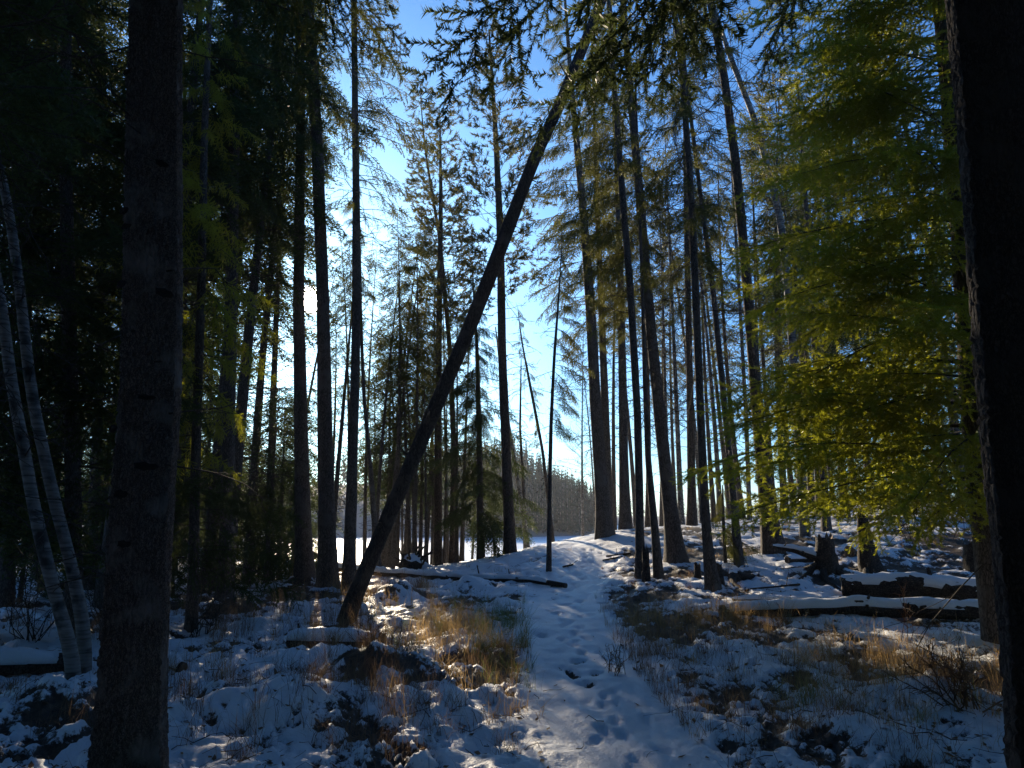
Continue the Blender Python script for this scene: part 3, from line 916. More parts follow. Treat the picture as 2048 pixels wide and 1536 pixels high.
# ------------------------------------------------------------------ hero sunlit spruce on the right
HX = 5.35
hp = [(1985, 1150, 60), (1962, 1000, 56), (1945, 800, 50), (1925, 500, 44), (1900, 200, 36), (1880, 0, 30)]
def hero():
    r = np.random.default_rng(5)
    specs = []
    N = 170
    for q in range(N):
        u = (q + r.random()) / N
        z = 1.75 + (11.6 - 1.75) * u ** 0.95
        x = 5.5 + 0.015 * (z - 1.5)
        # boughs gathered on the path side and thinned behind to let sun in
        a = r.normal(math.pi * 1.1, 0.6) if r.random() < 0.9 else r.uniform(0, 6.28)
        L = (2.5 + 0.75 * math.exp(-((z - 2.7) / 1.2) ** 2) - 0.45 * smooth(6.0, 12.0, z)) * r.uniform(0.6, 1.1)
        if z < 2.2: L *= 0.8
        specs.append((x, 8.5, z, a, L, r.normal(0.0, 0.13), abs(r.normal(0.22, 0.1)) * (1.6 if z < 2.0 else 1)))
    specs.append((5.4, 8.4, 2.35, math.pi * 1.0, 3.0, -0.02, 0))
    specs.append((5.4, 8.4, 2.1, math.pi * 1.03, 2.9, 0.0, 0))
    specs.append((5.4, 8.4, 3.0, math.pi * 1.06, 3.0, 0.06, 0))
    return specs
tree("spruce_tree", "bushy yellow green spruce lit by the sun, branches sweeping to the snowy logs", "tree", hp, 8.5, 12.5, 0.03, wide=0.9, seed=41, flare=0.3,
     dead=[dict(z0=0.9, z1=6, n=26, L=taper(1.9, 1.2), twigs=8, r0=0.008, droop=(0.4, 0.2), pitch=(-0.1, 0.2))])
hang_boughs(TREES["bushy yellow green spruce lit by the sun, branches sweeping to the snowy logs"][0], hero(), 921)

# ------------------------------------------------------------------ dark spruces behind the birches
tree("spruce_tree", "broad dark spruce with a dense black crown behind the birches", "tree",
     [(150, 1200, 46), (145, 900, 42), (135, 500, 36), (130, 200, 30)], 10.0, 15.0, 0.03, seed=51, leaf=M_NEEDLE_SHADED,
     dead=[dict(z0=1.2, z1=4.6, n=30, L=taper(1.5, 1.8), twigs=8, r0=0.008)])
_rt, _st = TREES["broad dark spruce with a dense black crown behind the birches"]
hang_boughs(_rt, ring_specs(_st, 3.2, 14.4, 210, crownf(2.3, 0.1), 930, (-0.12, 0.15)), 931, M_NEEDLE_SHADED)
hang_boughs(_rt, ring_specs(_st, 2.2, 4, 24, taper(2.2, 2.2), 932, (-0.15, 0.12)), 933, M_NEEDLE_SHADED)
tree("spruce_tree", "slim spruce with a few glowing sunlit sprays beside the thick dark trunk", "tree",
     [(385, 1200, 30), (392, 900, 27), (402, 600, 24), (408, 300, 20)], 10.5, 12.0, 0.03, seed=52,
     dead=[dict(z0=0.8, z1=7, n=24, L=taper(1.1, 0.9), twigs=7, r0=0.006, droop=(0.5, 0.2))])
_rt, _st = TREES["slim spruce with a few glowing sunlit sprays beside the thick dark trunk"]
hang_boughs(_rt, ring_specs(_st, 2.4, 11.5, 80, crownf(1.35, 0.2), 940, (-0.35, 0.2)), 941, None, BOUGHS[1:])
hang_boughs(_rt, ring_specs(_st, 0.9, 2.4, 16, taper(1.2, 1.4), 942, (-0.1, 0.2), az=(0.0, 1.2)), 943, M_NEEDLE_SHADED)
tree("spruce_tree", "tall spruce trunk hidden in gloom close behind the glowing sprays", "tree",
     [(452, 1160, 40), (456, 900, 38), (464, 500, 34), (472, 100, 28)], 13.0, 18.0, 0.03, seed=53, leaf=M_NEEDLE_SHADED,
     green=[dict(z0=7.5, z1=17.5, n=84, L=crownf(1.8, 0.15), pitch=(-0.1, 0.15), droop=(0.4, 0.1), sprays=SPRAY2, spacing=0.14, size=(0.4, 0.7), hang=0.6)],
     dead=[dict(z0=1.5, z1=8, n=46, L=taper(1.1, 1.3), twigs=7, r0=0.007, droop=(0.4, 0.2))])

# ------------------------------------------------------------------ tall trees in the middle, each described
def lacy(z0, z1, n, L, **kw):
    d = dict(z0=z0, z1=z1, n=n, L=L, pitch=(-0.15, 0.15), droop=(0.35, 0.12), sprays=SPRAY2, spacing=0.15, size=(0.35, 0.6), hang=0.5, bare=0.3)
    d.update(kw); return d
def twiggy(z0, z1, n, L, **kw):
    d = dict(z0=z0, z1=z1, n=n, L=L, twigs=7, r0=0.009, droop=(0.25, 0.25), pitch=(0.05, 0.3))
    d.update(kw); return d
def tufts(z0, z1, n, L, **kw):
    d = dict(z0=z0, z1=z1, n=n, L=L, pitch=(0.15, 0.25), droop=(-0.1, 0.12), sprays=TUFT2, spacing=0.085, size=(0.11, 0.21), hang=0.0, bare=0.25, tuft=True)
    d.update(kw); return d

tree("spruce_tree", "tall dark trunk standing just before the sun, thinner of that pair", "tree",
     [(609, 1150, 46), (603, 900, 36), (597, 600, 29), (601, 300, 25), (600, 0, 21)], 16.0, 19, 0.03, wide=0.77, seed=61, leaf=M_NEEDLE_SHADED,
     green=[lacy(10.0, 18.5, 56, crownf(1.3, 0.2))], dead=[twiggy(2.5, 10, 26, taper(0.6, 0.9))])
tree("spruce_tree", "tall dark trunk just beside the sun, thicker of that pair", "tree",
     [(655, 1150, 50), (651, 900, 40), (646, 600, 33), (635, 300, 31), (617, 0, 27)], 15.5, 18.5, 0.03, wide=0.77, seed=62, leaf=M_NEEDLE_SHADED,
     green=[lacy(9.6, 18, 56, crownf(1.5, 0.2), hang=0.9)], dead=[twiggy(2.5, 10, 24, taper(0.6, 1.0))])
tree("spruce_tree", "straight grey spruce with drooping lacy boughs beside the sun pair", "tree",
     [(697, 1185, 40), (704, 950, 31), (712, 700, 26), (712, 400, 21), (708, 0, 17)], 15.0, 17.5, 0.025, seed=63,
     green=[lacy(8.0, 17.2, 74, crownf(1.75, 0.25), az=(-0.1, 1.3), pitch=(-0.05, 0.15), loose=True)],
     dead=[twiggy(3.5, 9.0, 40, taper(0.9, 1.2), droop=(0.5, 0.2), az=(0.0, 1.2))])
tree("spruce_tree", "crooked grey trunk bending behind the foot of the leaning trunk", "tree",
     [(757, 1145, 26), (748, 1030, 22), (738, 900, 18), (728, 800, 15), (722, 650, 12)], 19, 12.5, 0.02, wide=0.5, seed=64,
     green=[lacy(6.5, 12.3, 34, crownf(0.9, 0.2))], dead=[twiggy(7, 10, 10, taper(0.6, 0.5))])
tree("pine_tree", "twin topped pine with a bushy crown behind the leaning trunk", "tree",
     [(876, 1138, 26), (876, 900, 22), (878, 650, 18), (882, 400, 12), (880, 252, 5)], 23, 15.2, 0.015, seed=65, bark=M_PINE_BARK, leaf=M_PINE,
     green=[tufts(6.0, 16.2, 150, crownf(1.5, 0.35))], dead=[twiggy(2.5, 7, 36, taper(0.9, 1.2))])
tree("pine_tree", "slender pine with a ragged spire leaning against the twin topped pine", "tree",
     [(905, 1136, 20), (908, 900, 17), (900, 700, 14), (880, 480, 10), (850, 300, 6), (843, 222, 3)], 23.6, 17.0, 0.012, seed=66, bark=M_PINE_BARK, leaf=M_PINE,
     green=[tufts(8.0, 17.2, 100, crownf(1.1, 0.3))], dead=[twiggy(2.5, 9, 26, taper(0.8, 0.9))])
tree("pine_tree", "tall straight pine on the lip of the bank where the path meets the lake", "tree",
     [(1021, 1106, 34), (1014, 950, 29), (1004, 700, 25), (1001, 480, 22), (992, 280, 16), (978, 60, 5)], 20, 16.4, 0.012, seed=67, bark=M_PINE_BARK, leaf=M_PINE,
     green=[tufts(7.5, 16.6, 118, crownf(1.75, 0.3), size=(0.10, 0.2))], dead=[twiggy(3.5, 9, 34, taper(0.8, 1.2))])
tree("bare_tree", "thin pale leaning trunk behind the tall straight pine", "tree",
     [(1056, 1104, 15), (1044, 1010, 13), (1030, 930, 11), (1016, 840, 9), (1003, 760, 7)], 24, 8, 0.02, seed=68, bark=M_GREY_BARK, flare=0.15,
     dead=[twiggy(1.5, 6.5, 18, taper(0.6, 0.7))])
tree("bare_tree", "skinny dark snag tilting over the bare lakeshore beside the path", "tree",
     [(1108, 1098, 11), (1085, 900, 9), (1062, 780, 8), (1045, 690, 5), (1038, 640, 3)], 25, 9, 0.01, seed=69, bark=M_DEAD, flare=0.15,
     green=[lacy(4, 9, 22, taper(0.35, 0.3), spacing=0.2, size=(0.2, 0.3), droop=(0.5, 0.2))], dead=[twiggy(1, 9, 40, taper(0.4, 0.5), droop=(0.5, 0.2))])
tree("bare_tree", "shorter skinny snag leaning beside the tilting snag at the lakeshore", "tree",
     [(1050, 1096, 10), (1046, 960, 9), (1040, 860, 7), (1042, 740, 4)], 26, 7.5, 0.01, seed=70, bark=M_DEAD, flare=0.15,
     dead=[twiggy(1, 7, 36, taper(0.5, 0.5), droop=(0.5, 0.2))])
tree("spruce_tree", "pole thin spruce standing alone on the edge of the path", "tree",
     [(1098, 1147, 14), (1099, 1000, 12), (1102, 850, 11), (1108, 720, 9), (1117, 600, 6), (1122, 520, 3)], 15.6, 8.0, 0.01, seed=71,
     green=[lacy(3.3, 7.8, 26, crownf(0.85, 0.3), az=(0.2, 1.0), sprays=SPRAY1, spacing=0.22, size=(0.25, 0.45))], dead=[twiggy(2, 6, 26, taper(0.5, 0.6), r0=0.006)])
tree("spruce_tree", "stout spruce at the crest where the path drops to the lake", "tree",
     [(1209, 1072, 48), (1203, 980, 38), (1192, 820, 34), (1180, 600, 28), (1160, 350, 21), (1145, 200, 16)], 19, 18, 0.02, wide=0.7, seed=72,
     green=[lacy(6.0, 17.6, 60, crownf(1.8, 0.25), az=(3.3, 1.0), sprays=SPRAY2, spacing=0.11, size=(0.4, 0.7))], dead=[twiggy(3, 9, 34, taper(0.9, 1.1))])
tree("spruce_tree", "trunk half hidden directly behind the stout spruce at the crest", "tree",
     [(1216, 1062, 30), (1213, 900, 26), (1206, 700, 21), (1196, 450, 16)], 21, 17, 0.02, seed=73,
     green=[lacy(8, 16.6, 60, crownf(1.4, 0.25))], dead=[twiggy(3.5, 10, 30, taper(0.8, 1.1))])
tree("spruce_tree", "straight spruce on the crest between the stout spruce and the forked trunk", "tree",
     [(1251, 1064, 36), (1248, 950, 28), (1245, 750, 24), (1241, 550, 19), (1232, 300, 14)], 20, 18, 0.02, seed=74,
     green=[lacy(7, 17.6, 70, crownf(1.4, 0.25), az=(3.0, 1.5))], dead=[twiggy(3, 9, 34, taper(0.8, 1.1))])
tree("spruce_tree", "forked dark trunk, its upright stem, with sunlit yellow boughs above", "tree",
     [(1281, 1160, 27), (1279, 1000, 24), (1276, 850, 23), (1262, 600, 22), (1238, 300, 18), (1222, 80, 14)], 13.6, 15, 0.02, seed=75,
     green=[lacy(4.9, 14.8, 56, crownf(1.2, 0.25), az=(2.9, 0.7), sprays=SPRAY1, spacing=0.2, size=(0.35, 0.6), hang=0.9, droop=(0.5, 0.15))], dead=[twiggy(3, 6, 16, taper(0.6, 0.7))])
tree("spruce_tree", "forked dark trunk, its slimmer slanting stem", "tree",
     [(1317, 1160, 26), (1308, 1040, 22), (1296, 920, 18), (1290, 760, 14), (1285, 600, 10)], 13.7, 10.5, 0.02, seed=76,
     green=[lacy(5.5, 10.3, 26, crownf(0.9, 0.25))], dead=[twiggy(3, 6, 14, taper(0.6, 0.7))])
tree("spruce_tree", "thickest mid distance spruce leaning gently above the forked trunk", "tree",
     [(1352, 1133, 58), (1342, 1030, 43), (1322, 860, 36), (1300, 640, 31), (1280, 400, 26), (1258, 150, 20), (1245, 0, 17)], 15, 17.5, 0.02, seed=77,
     green=[lacy(6.4, 17.2, 74, crownf(1.3, 0.25), az=(2.7, 1.2), hang=0.7)], dead=[twiggy(3.5, 9, 30, taper(0.8, 1.0), az=(0.2, 1.0))])
tree("pine_tree", "straight brown trunk on the crest behind the thickest mid distance spruce", "tree",
     [(1384, 1056, 28), (1382, 900, 23), (1378, 700, 20), (1373, 450, 16), (1370, 250, 12)], 21, 18, 0.02, seed=78, bark=M_PINE_BARK,
     green=[lacy(8.5, 17.6, 46, crownf(1.5, 0.3))], dead=[twiggy(3, 14, 84, taper(1.2, 1.7), twigs=10)])
tree("spruce_tree", "slender grey trunk closest to the path, with a small snow capped stump at its foot", "tree",
     [(1427, 1197, 42), (1413, 1080, 27), (1404, 900, 25), (1394, 650, 23), (1382, 380, 20), (1362, 120, 17), (1346, 0, 15)], 12.1, 14.5, 0.02, seed=79,
     green=[lacy(5.2, 14.2, 40, crownf(1.1, 0.3), sprays=SPRAY1, spacing=0.22)], dead=[twiggy(3.2, 11, 64, taper(0.9, 1.3), twigs=9, r0=0.007)])
tree("spruce_tree", "slim dark tilted trunk between the slender grey trunk and the sunlit spruce", "tree",
     [(1479, 1140, 25), (1465, 980, 20), (1446, 780, 18), (1424, 560, 16), (1402, 400, 13), (1375, 180, 10)], 14.2, 13.5, 0.015, seed=80,
     green=[lacy(6.5, 13.2, 26, crownf(1.0, 0.3))], dead=[twiggy(2.8, 11, 56, taper(0.9, 1.1), twigs=9, r0=0.007)])
tree("bare_tree", "thin pale trunk far back between two dark trunks on the bank", "tree",
     [(1499, 1040, 14), (1493, 850, 12), (1482, 650, 10), (1470, 450, 8)], 24, 16, 0.015, seed=81, bark=M_GREY_BARK, flare=0.1,
     dead=[twiggy(3, 15, 70, taper(1.0, 1.6), twigs=9, r0=0.008, pitch=(0.4, 0.3))])
tree("pine_tree", "tall leaning trunk with a spreading foot behind the broken log on the bank", "tree",
     [(1548, 1115, 62), (1535, 1020, 44), (1517, 850, 36), (1497, 600, 30), (1472, 330, 26), (1445, 130, 23), (1420, 0, 21)], 15, 18, 0.02, seed=82, bark=M_PINE_BARK,
     green=[lacy(8.2, 17.5, 36, crownf(1.5, 0.3))], dead=[twiggy(3.5, 14, 90, taper(1.0, 1.6), twigs=10, r0=0.008)])
tree("birch_tree", "curving birch with flaking white bark deep behind the sunlit spruce", "tree",
     [(1608, 1040, 36), (1596, 850, 32), (1580, 620, 28), (1560, 430, 25), (1510, 240, 21), (1455, 100, 18)], 17, 15.5, 0.02, seed=83, bark=M_BIRCH, wide=0.55, flare=0.1,
     dead=[twiggy(3.5, 14, 70, taper(1.0, 1.4), twigs=10, r0=0.008, pitch=(0.4, 0.3))])
tree("spruce_tree", "dark spruce filling the gap beside the curving birch", "tree",
     [(1652, 1045, 24), (1640, 850, 22), (1625, 600, 18), (1610, 380, 13), (1600, 240, 8)], 18, 13.5, 0.015, seed=84, leaf=M_NEEDLE_SHADED,
     green=[lacy(3.6, 13.3, 120, crownf(2.0, 0.25), spacing=0.12, size=(0.4, 0.7), pitch=(0.0, 0.15))], dead=[twiggy(2.5, 5, 14, taper(0.8, 0.8))])
tree("spruce_tree", "dark pyramidal spruce with low boughs at the edge of the lake thicket", "tree",
     [(962, 1132, 22), (960, 1000, 20), (958, 850, 16), (954, 700, 11), (948, 600, 6)], 21, 9.0, 0.012, seed=85, leaf=M_NEEDLE_SHADED,
     green=[lacy(1.4, 8.9, 120, lambda u: 1.75 * (1 - 0.88 * u), spacing=0.11, size=(0.35, 0.6), droop=(0.3, 0.1), bare=0.15)])
tree("spruce_tree", "thin young spruce with a few boughs on the crest before the open bank", "tree",
     [(1447, 1050, 9), (1446, 1010, 7), (1445, 970, 3)], 14.5, 2.3, 0.006, seed=86,
     green=[lacy(0.75, 2.2, 18, lambda u: 0.75 * (1 - 0.8 * u), sprays=SPRAY1, spacing=0.16, size=(0.2, 0.35), bare=0.1)])

# ------------------------------------------------------------------ the forest behind: a few kinds, each tree a copy with its own place
def template(kind, seed):
    r = np.random.default_rng(seed)
    g, gl, gb, gd = Geo(), Geo(), Geo(), Geo()
    if kind == 'tall_spruce':
        H, r0 = 15.0, 0.115
        gr = [lacy(5.5, 14.8, 80, crownf(1.35, 0.25), spacing=0.15, size=(0.4, 0.7), hang=0.6)]
        de = [twiggy(1.6, 7.5, 60, taper(0.9, 1.1))]
        bark, leaf = M_BARK, M_NEEDLE_MID
    elif kind == 'bushy_spruce':
        H, r0 = 12.5, 0.11
        gr = [lacy(1.6, 12.3, 150, lambda u: 1.9 * (1 - 0.85 * u), spacing=0.15, size=(0.45, 0.75), hang=0.5)]
        de = [twiggy(0.6, 3.0, 16, taper(1.3, 1.4))]
        bark, leaf = M_BARK, M_NEEDLE_SHADED
    elif kind == 'young_spruce':
        H, r0 = 5.0, 0.06
        gr = [lacy(0.4, 4.9, 95, lambda u: 1.35 * (1 - 0.88 * u), spacing=0.13, size=(0.35, 0.55), hang=0.3, bare=0.15)]
        de = []
        bark, leaf = M_BARK, M_NEEDLE_SHADED
    elif kind == 'dense_spruce':
        H, r0 = 17.0, 0.14
        gr = [lacy(6.8, 16.8, 150, crownf(1.5, 0.2), spacing=0.12, size=(0.45, 0.75), hang=0.6)]
        de = [twiggy(1.6, 8.0, 70, taper(1.2, 1.4), twigs=8)]
        bark, leaf = M_BARK, M_NEEDLE_SHADED
    elif kind == 'thicket_spruce':
        H, r0 = 8.5, 0.08
        gr = [lacy(2.5, 8.4, 84, crownf(1.15, 0.25), spacing=0.13, size=(0.35, 0.6), hang=0.5)]
        de = [twiggy(1.4, 4.0, 30, taper(0.7, 0.8), twigs=6)]
        bark, leaf = M_BARK, M_NEEDLE_SHADED
    elif kind == 'pole_spruce':
        H, r0 = 12.5, 0.085
        gr = [lacy(6.4, 12.4, 74, crownf(0.8, 0.3), spacing=0.13, size=(0.3, 0.5), hang=0.5)]
        de = [twiggy(3.5, 7.0, 30, taper(0.5, 0.6), twigs=5)]
        bark, leaf = M_BARK, M_NEEDLE_MID
    elif kind == 'thin_spruce':
        H, r0 = 10.0, 0.082
        gr = [lacy(4.2, 9.9, 46, crownf(0.85, 0.3), spacing=0.17, size=(0.28, 0.5), hang=0.5)]
        de = [twiggy(1.2, 6.5, 64, taper(0.6, 0.7), twigs=6)]
        bark, leaf = M_BARK, M_NEEDLE_MID
    elif kind == 'tall_pine':
        H, r0 = 16.0, 0.115
        gr = [tufts(7.5, 15.9, 80, crownf(1.5, 0.35), spacing=0.1, size=(0.14, 0.26))]
        de = [twiggy(3, 8.5, 44, taper(0.9, 1.2))]
        bark, leaf = M_PINE_BARK, M_PINE
    else:                                                               # bare aspen
        H, r0 = 13.0, 0.085
        gr = []
        de = [twiggy(2.5, 12.6, 90, crownf(1.9, 0.3), twigs=11, pitch=(0.6, 0.25), droop=(-0.05, 0.1))]
        bark, leaf = M_GREY_BARK, None
    z = np.linspace(-0.15, H, 9)
    bend = r.normal(0, 0.012, 2)
    P = np.stack((bend[0] * z * z * 0.25, bend[1] * z * z * 0.25, z, r0 * (1 - 0.93 * np.maximum(z, 0) / H)), -1)
    s = trunk_geo(g, P, 26, 10, 0.4, seed=seed)
    for q, sp in enumerate(gr):
        sp = dict(sp)
        specs = ring_specs(s, sp.pop('z0'), sp.pop('z1'), sp.pop('n'), sp.pop('L'), seed + q, sp.pop('pitch'), sp.pop('droop'))
        green_branches(gl, gb, specs, sp.pop('sprays'), seed + 5 + q, **sp)
    for q, sp in enumerate(de):
        sp = dict(sp)
        specs = ring_specs(s, sp.pop('z0'), sp.pop('z1'), sp.pop('n'), sp.pop('L'), seed + 9 + q, sp.pop('pitch'), sp.pop('droop'))
        bare_branches(gd, specs, seed + 11 + q, **sp)
    parts = [("trunk", g, bark)]
    if not gb.empty(): parts.append(("branches", gb, M_TWIG))
    if not gl.empty(): parts.append(("crown", gl, leaf))
    if not gd.empty(): parts.append(("dead_branches", gd, M_TWIG))
    out = []
    for nm, ge, m in parts:
        V = np.concatenate(ge.V); F = []
        if ge.T: F.append(np.concatenate(ge.T))
        if ge.Q: F.append(np.concatenate(ge.Q))
        me = mesh_from(nm, V, F, nm != "crown"); me.materials.append(m)
        out.append((nm, me))
    return out
KINDS = {k: [template(k, sd + 7 * i) for i in range(n)] for k, sd, n in
         (('tall_spruce', 1000, 4), ('dense_spruce', 1600, 3), ('thicket_spruce', 1700, 2), ('pole_spruce', 1800, 3), ('thin_spruce', 1500, 4), ('bushy_spruce', 1100, 2), ('young_spruce', 1200, 2), ('tall_pine', 1300, 2), ('bare_aspen', 1400, 3))}
NAME_OF = {'pole_spruce': ("spruce_tree", "tree"), 'thicket_spruce': ("spruce_tree", "tree"), 'dense_spruce': ("spruce_tree", "tree"), 'thin_spruce': ("spruce_tree", "tree"), 'tall_spruce': ("spruce_tree", "tree"), 'bushy_spruce': ("spruce_tree", "tree"), 'young_spruce': ("spruce_tree", "young tree"), 'tall_pine': ("pine_tree", "tree"), 'bare_aspen': ("aspen_tree", "tree")}
fr = np.random.default_rng(77)
def forest_tree(kind, x, y, label, group, sc=1.0, lean=0.03):
    root = thing(NAME_OF[kind][0], label, NAME_OF[kind][1], (x, y, gz(x, y)), group)
    for nm, me in KINDS[kind][fr.integers(len(KINDS[kind]))]:
        o = bpy.data.objects.new(nm, me); col.objects.link(o); o.parent = root
        if nm in ('branches', 'dead_branches'): o['kind'] = 'stuff'
    root.rotation_euler = (fr.normal(0, lean), fr.normal(0, lean), fr.uniform(0, 6.28))
    root.scale = (sc,) * 3
    return root
FOREST = []
def by_px(kind, px, Y, label, group, sc=1.0, lean=0.03):
    FOREST.append((px, group, forest_tree(kind, (px - 1024) / FPX * Y * 0.985, Y, label, group, sc, lean)))

# the thicket between the leaning trunk and the lake
for px, Y, k, sc in ((545, 18, 'tall_spruce', 1.0), (506, 17, 'tall_spruce', 1.05), (572, 23, 'thin_spruce', 1.0), (655, 24, 'thin_spruce', 0.9), (778, 23.5, 'thicket_spruce', 0.95), (700, 21.5, 'pole_spruce', 0.8), (733, 24, 'pole_spruce', 0.85), (752, 22, 'pole_spruce', 0.85), (768, 24.5, 'pole_spruce', 0.95), (788, 22, 'pole_spruce', 0.9), (812, 25, 'pole_spruce', 0.9), (829, 22, 'pole_spruce', 0.85), (852, 25, 'pole_spruce', 0.95), (898, 25, 'pole_spruce', 0.8), (915, 22.5, 'pole_spruce', 0.7),
                     (664, 19.5, 'thin_spruce', 1.0), (748, 25, 'thicket_spruce', 0.85), (781, 22.5, 'thin_spruce', 1.05), (792, 25, 'thicket_spruce', 1.0), (834, 24, 'thicket_spruce', 1.0), (866, 25, 'thicket_spruce', 0.85), (815, 26, 'thicket_spruce', 0.9), (797, 24, 'thin_spruce', 0.8), (822, 23, 'thin_spruce', 0.98),
                     (842, 24.5, 'thin_spruce', 0.9), (856, 22, 'thin_spruce', 0.7), (925, 24, 'thin_spruce', 0.9), (945, 25, 'thin_spruce', 0.5),
                     (870, 26, 'thin_spruce', 0.7), (990, 25, 'thin_spruce', 0.5), (808, 26, 'thin_spruce', 0.6), (768, 26.5, 'thin_spruce', 0.65), (890, 24, 'thin_spruce', 0.7)):
    by_px(k, px, Y, "thin conifer in the crowded thicket between the leaning trunk and the frozen lake", "thin conifers of the lakeside thicket", sc, 0.035)
# the gloomy wood on the side of the birches
for px, Y, k, sc in ((462, 14.5, 'dense_spruce', 1.0), (425, 15.5, 'dense_spruce', 1.05),  (330, 12.5, 'dense_spruce', 0.95), (225, 13, 'dense_spruce', 1.0), (30, 13, 'dense_spruce', 1.0), (-70, 11, 'dense_spruce', 1.0), (110, 16, 'dense_spruce', 1.0), (446, 19, 'dense_spruce', 1.0), (430, 21, 'tall_pine', 1.1), (345, 15, 'tall_spruce', 1.0), (330, 22, 'tall_spruce', 1.1), (372, 26, 'tall_spruce', 1.0),
                     (195, 16, 'tall_spruce', 1.05), (180, 21, 'bare_aspen', 1.1), (88, 18, 'bare_aspen', 1.2), (60, 24, 'tall_spruce', 1.1), (120, 27, 'tall_spruce', 1.0), (20, 20, 'bare_aspen', 1.1), (-60, 15, 'tall_spruce', 1.1), (-120, 20, 'bushy_spruce', 1.1),
                     (410, 30, 'bushy_spruce', 1.1), (470, 33, 'bushy_spruce', 1.1), (300, 34, 'bushy_spruce', 1.1), (230, 30, 'tall_spruce', 1.1), (150, 36, 'bushy_spruce', 1.1), (40, 38, 'bushy_spruce', 1.1), (-60, 34, 'bushy_spruce', 1.1), (548, 29, 'bushy_spruce', 0.6),
                     (-200, 28, 'tall_spruce', 1.1), (90, 45, 'bushy_spruce', 1.1), (230, 45, 'bushy_spruce', 1.1), (370, 44, 'bushy_spruce', 1.1), (265, 19, 'bushy_spruce', 1.0), (210, 24, 'bushy_spruce', 1.0), (355, 19, 'bushy_spruce', 0.95)):
    by_px(k, px, Y, "tall dark tree in the gloomy wood beyond the birches and the thick dark trunk", "trees of the gloomy wood beyond the birches", sc)
for px, Y, sc in ((60, 14, 0.7), (210, 15, 0.6), (430, 15.5, 0.55), (500, 19, 0.7), (395, 19, 0.7), (20, 18, 0.8), (330, 13, 0.5), (560, 25, 0.7), (280, 25, 0.9), (150, 20, 0.8), (470, 26, 0.9), (640, 17.5, 0.3), (566, 18.5, 1.0), (592, 20.5, 1.0), (540, 16.5, 0.9)):  # some are added so their low crowns keep sun off the left foreground
    by_px('young_spruce', px, Y, "low dark young spruce under the gloomy wood beyond the birches", "young spruces under the gloomy wood", sc)
# behind the crest and the bank
for px, Y, k, sc in ((1228, 25, 'pole_spruce', 1.0), (1272, 27, 'pole_spruce', 1.1), (1322, 29, 'tall_spruce', 0.95), (1352, 31, 'pole_spruce', 1.1), (1428, 28, 'pole_spruce', 1.15), (1484, 26, 'tall_spruce', 0.95), (1548, 25, 'pole_spruce', 1.15), (1588, 28, 'tall_spruce', 1.0), (1640, 24, 'tall_spruce', 1.0), (1715, 27, 'tall_spruce', 1.1), (1165, 30, 'bare_aspen', 0.75), (1190, 33, 'bare_aspen', 0.8), (1295, 27, 'tall_pine', 1.0), (1335, 25, 'bare_aspen', 1.0), (1362, 23, 'bare_aspen', 1.1), (1405, 28, 'bare_aspen', 1.2), (1440, 25, 'bare_aspen', 1.1),
                     (1460, 30, 'tall_spruce', 1.0), (1525, 28, 'bare_aspen', 1.15), (1570, 24, 'tall_spruce', 1.05), (1625, 27, 'tall_pine', 1.1), (1690, 22, 'tall_spruce', 1.1), (1668, 31, 'bushy_spruce', 1.0),
                     (1745, 25, 'tall_pine', 1.1), (1790, 21, 'tall_spruce', 1.0), (1830, 28, 'bushy_spruce', 1.05), (1880, 23, 'tall_spruce', 1.1), (1930, 19, 'tall_spruce', 1.1), (1985, 26, 'bushy_spruce', 1.1), (2040, 20, 'tall_spruce', 1.1), (2120, 24, 'bushy_spruce', 1.1),
                     (1720, 34, 'bushy_spruce', 1.1), (1600, 34, 'tall_spruce', 1.1), (1770, 37, 'tall_spruce', 1.1), (1900, 34, 'bushy_spruce', 1.1), (2010, 36, 'bushy_spruce', 1.1)):
    by_px(k, px, Y, "tree standing on the far side of the snowy bank behind the sunlit spruce", "trees on the far side of the snowy bank", sc)

MARKS = [(60, "birch pair"), (290, "thick dark trunk"), (395, "slim spruce"), (628, "sun pair"), (706, "lacy grey spruce"), (877, "twin topped pine"), (1012, "straight pine"),
         (1100, "pole thin spruce"), (1206, "crest spruce"), (1290, "forked trunk"), (1410, "slender trunk"), (1535, "spreading foot trunk"), (1600, "curving birch"), (1955, "sunlit spruce"), (2060, "massive black trunk")]
WHAT = {"thin conifers of the lakeside thicket": "thin thicket conifer", "trees of the gloomy wood beyond the birches": "tall gloomy tree", "young spruces under the gloomy wood": "low young spruce", "trees on the far side of the snowy bank": "tree beyond the bank"}
ORD = "first second third fourth fifth sixth seventh eighth ninth tenth eleventh twelfth thirteenth fourteenth fifteenth sixteenth seventeenth eighteenth nineteenth twentieth twenty-first twenty-second twenty-third twenty-fourth".split()
def name_forest():
    bins = {}
    for px, grp, o in FOREST:
        k = sum(px > m for m, _n in MARKS)
        bins.setdefault((grp, k), []).append((px, o))
    for (grp, k), lst in bins.items():
        lst.sort(key=lambda t: t[0])
        if k == 0: lst = lst[::-1]
        for i, (px, o) in enumerate(lst):
            if k == 0: o['label'] = f"{ORD[i]} {WHAT[grp]} out beyond the birch pair, away from the path"
            elif k == len(MARKS): o['label'] = f"{ORD[i]} {WHAT[grp]} out beyond the massive black trunk"
            else: o['label'] = f"{ORD[i]} {WHAT[grp]} from the {MARKS[k - 1][1]} towards the {MARKS[k][1]}"
name_forest()

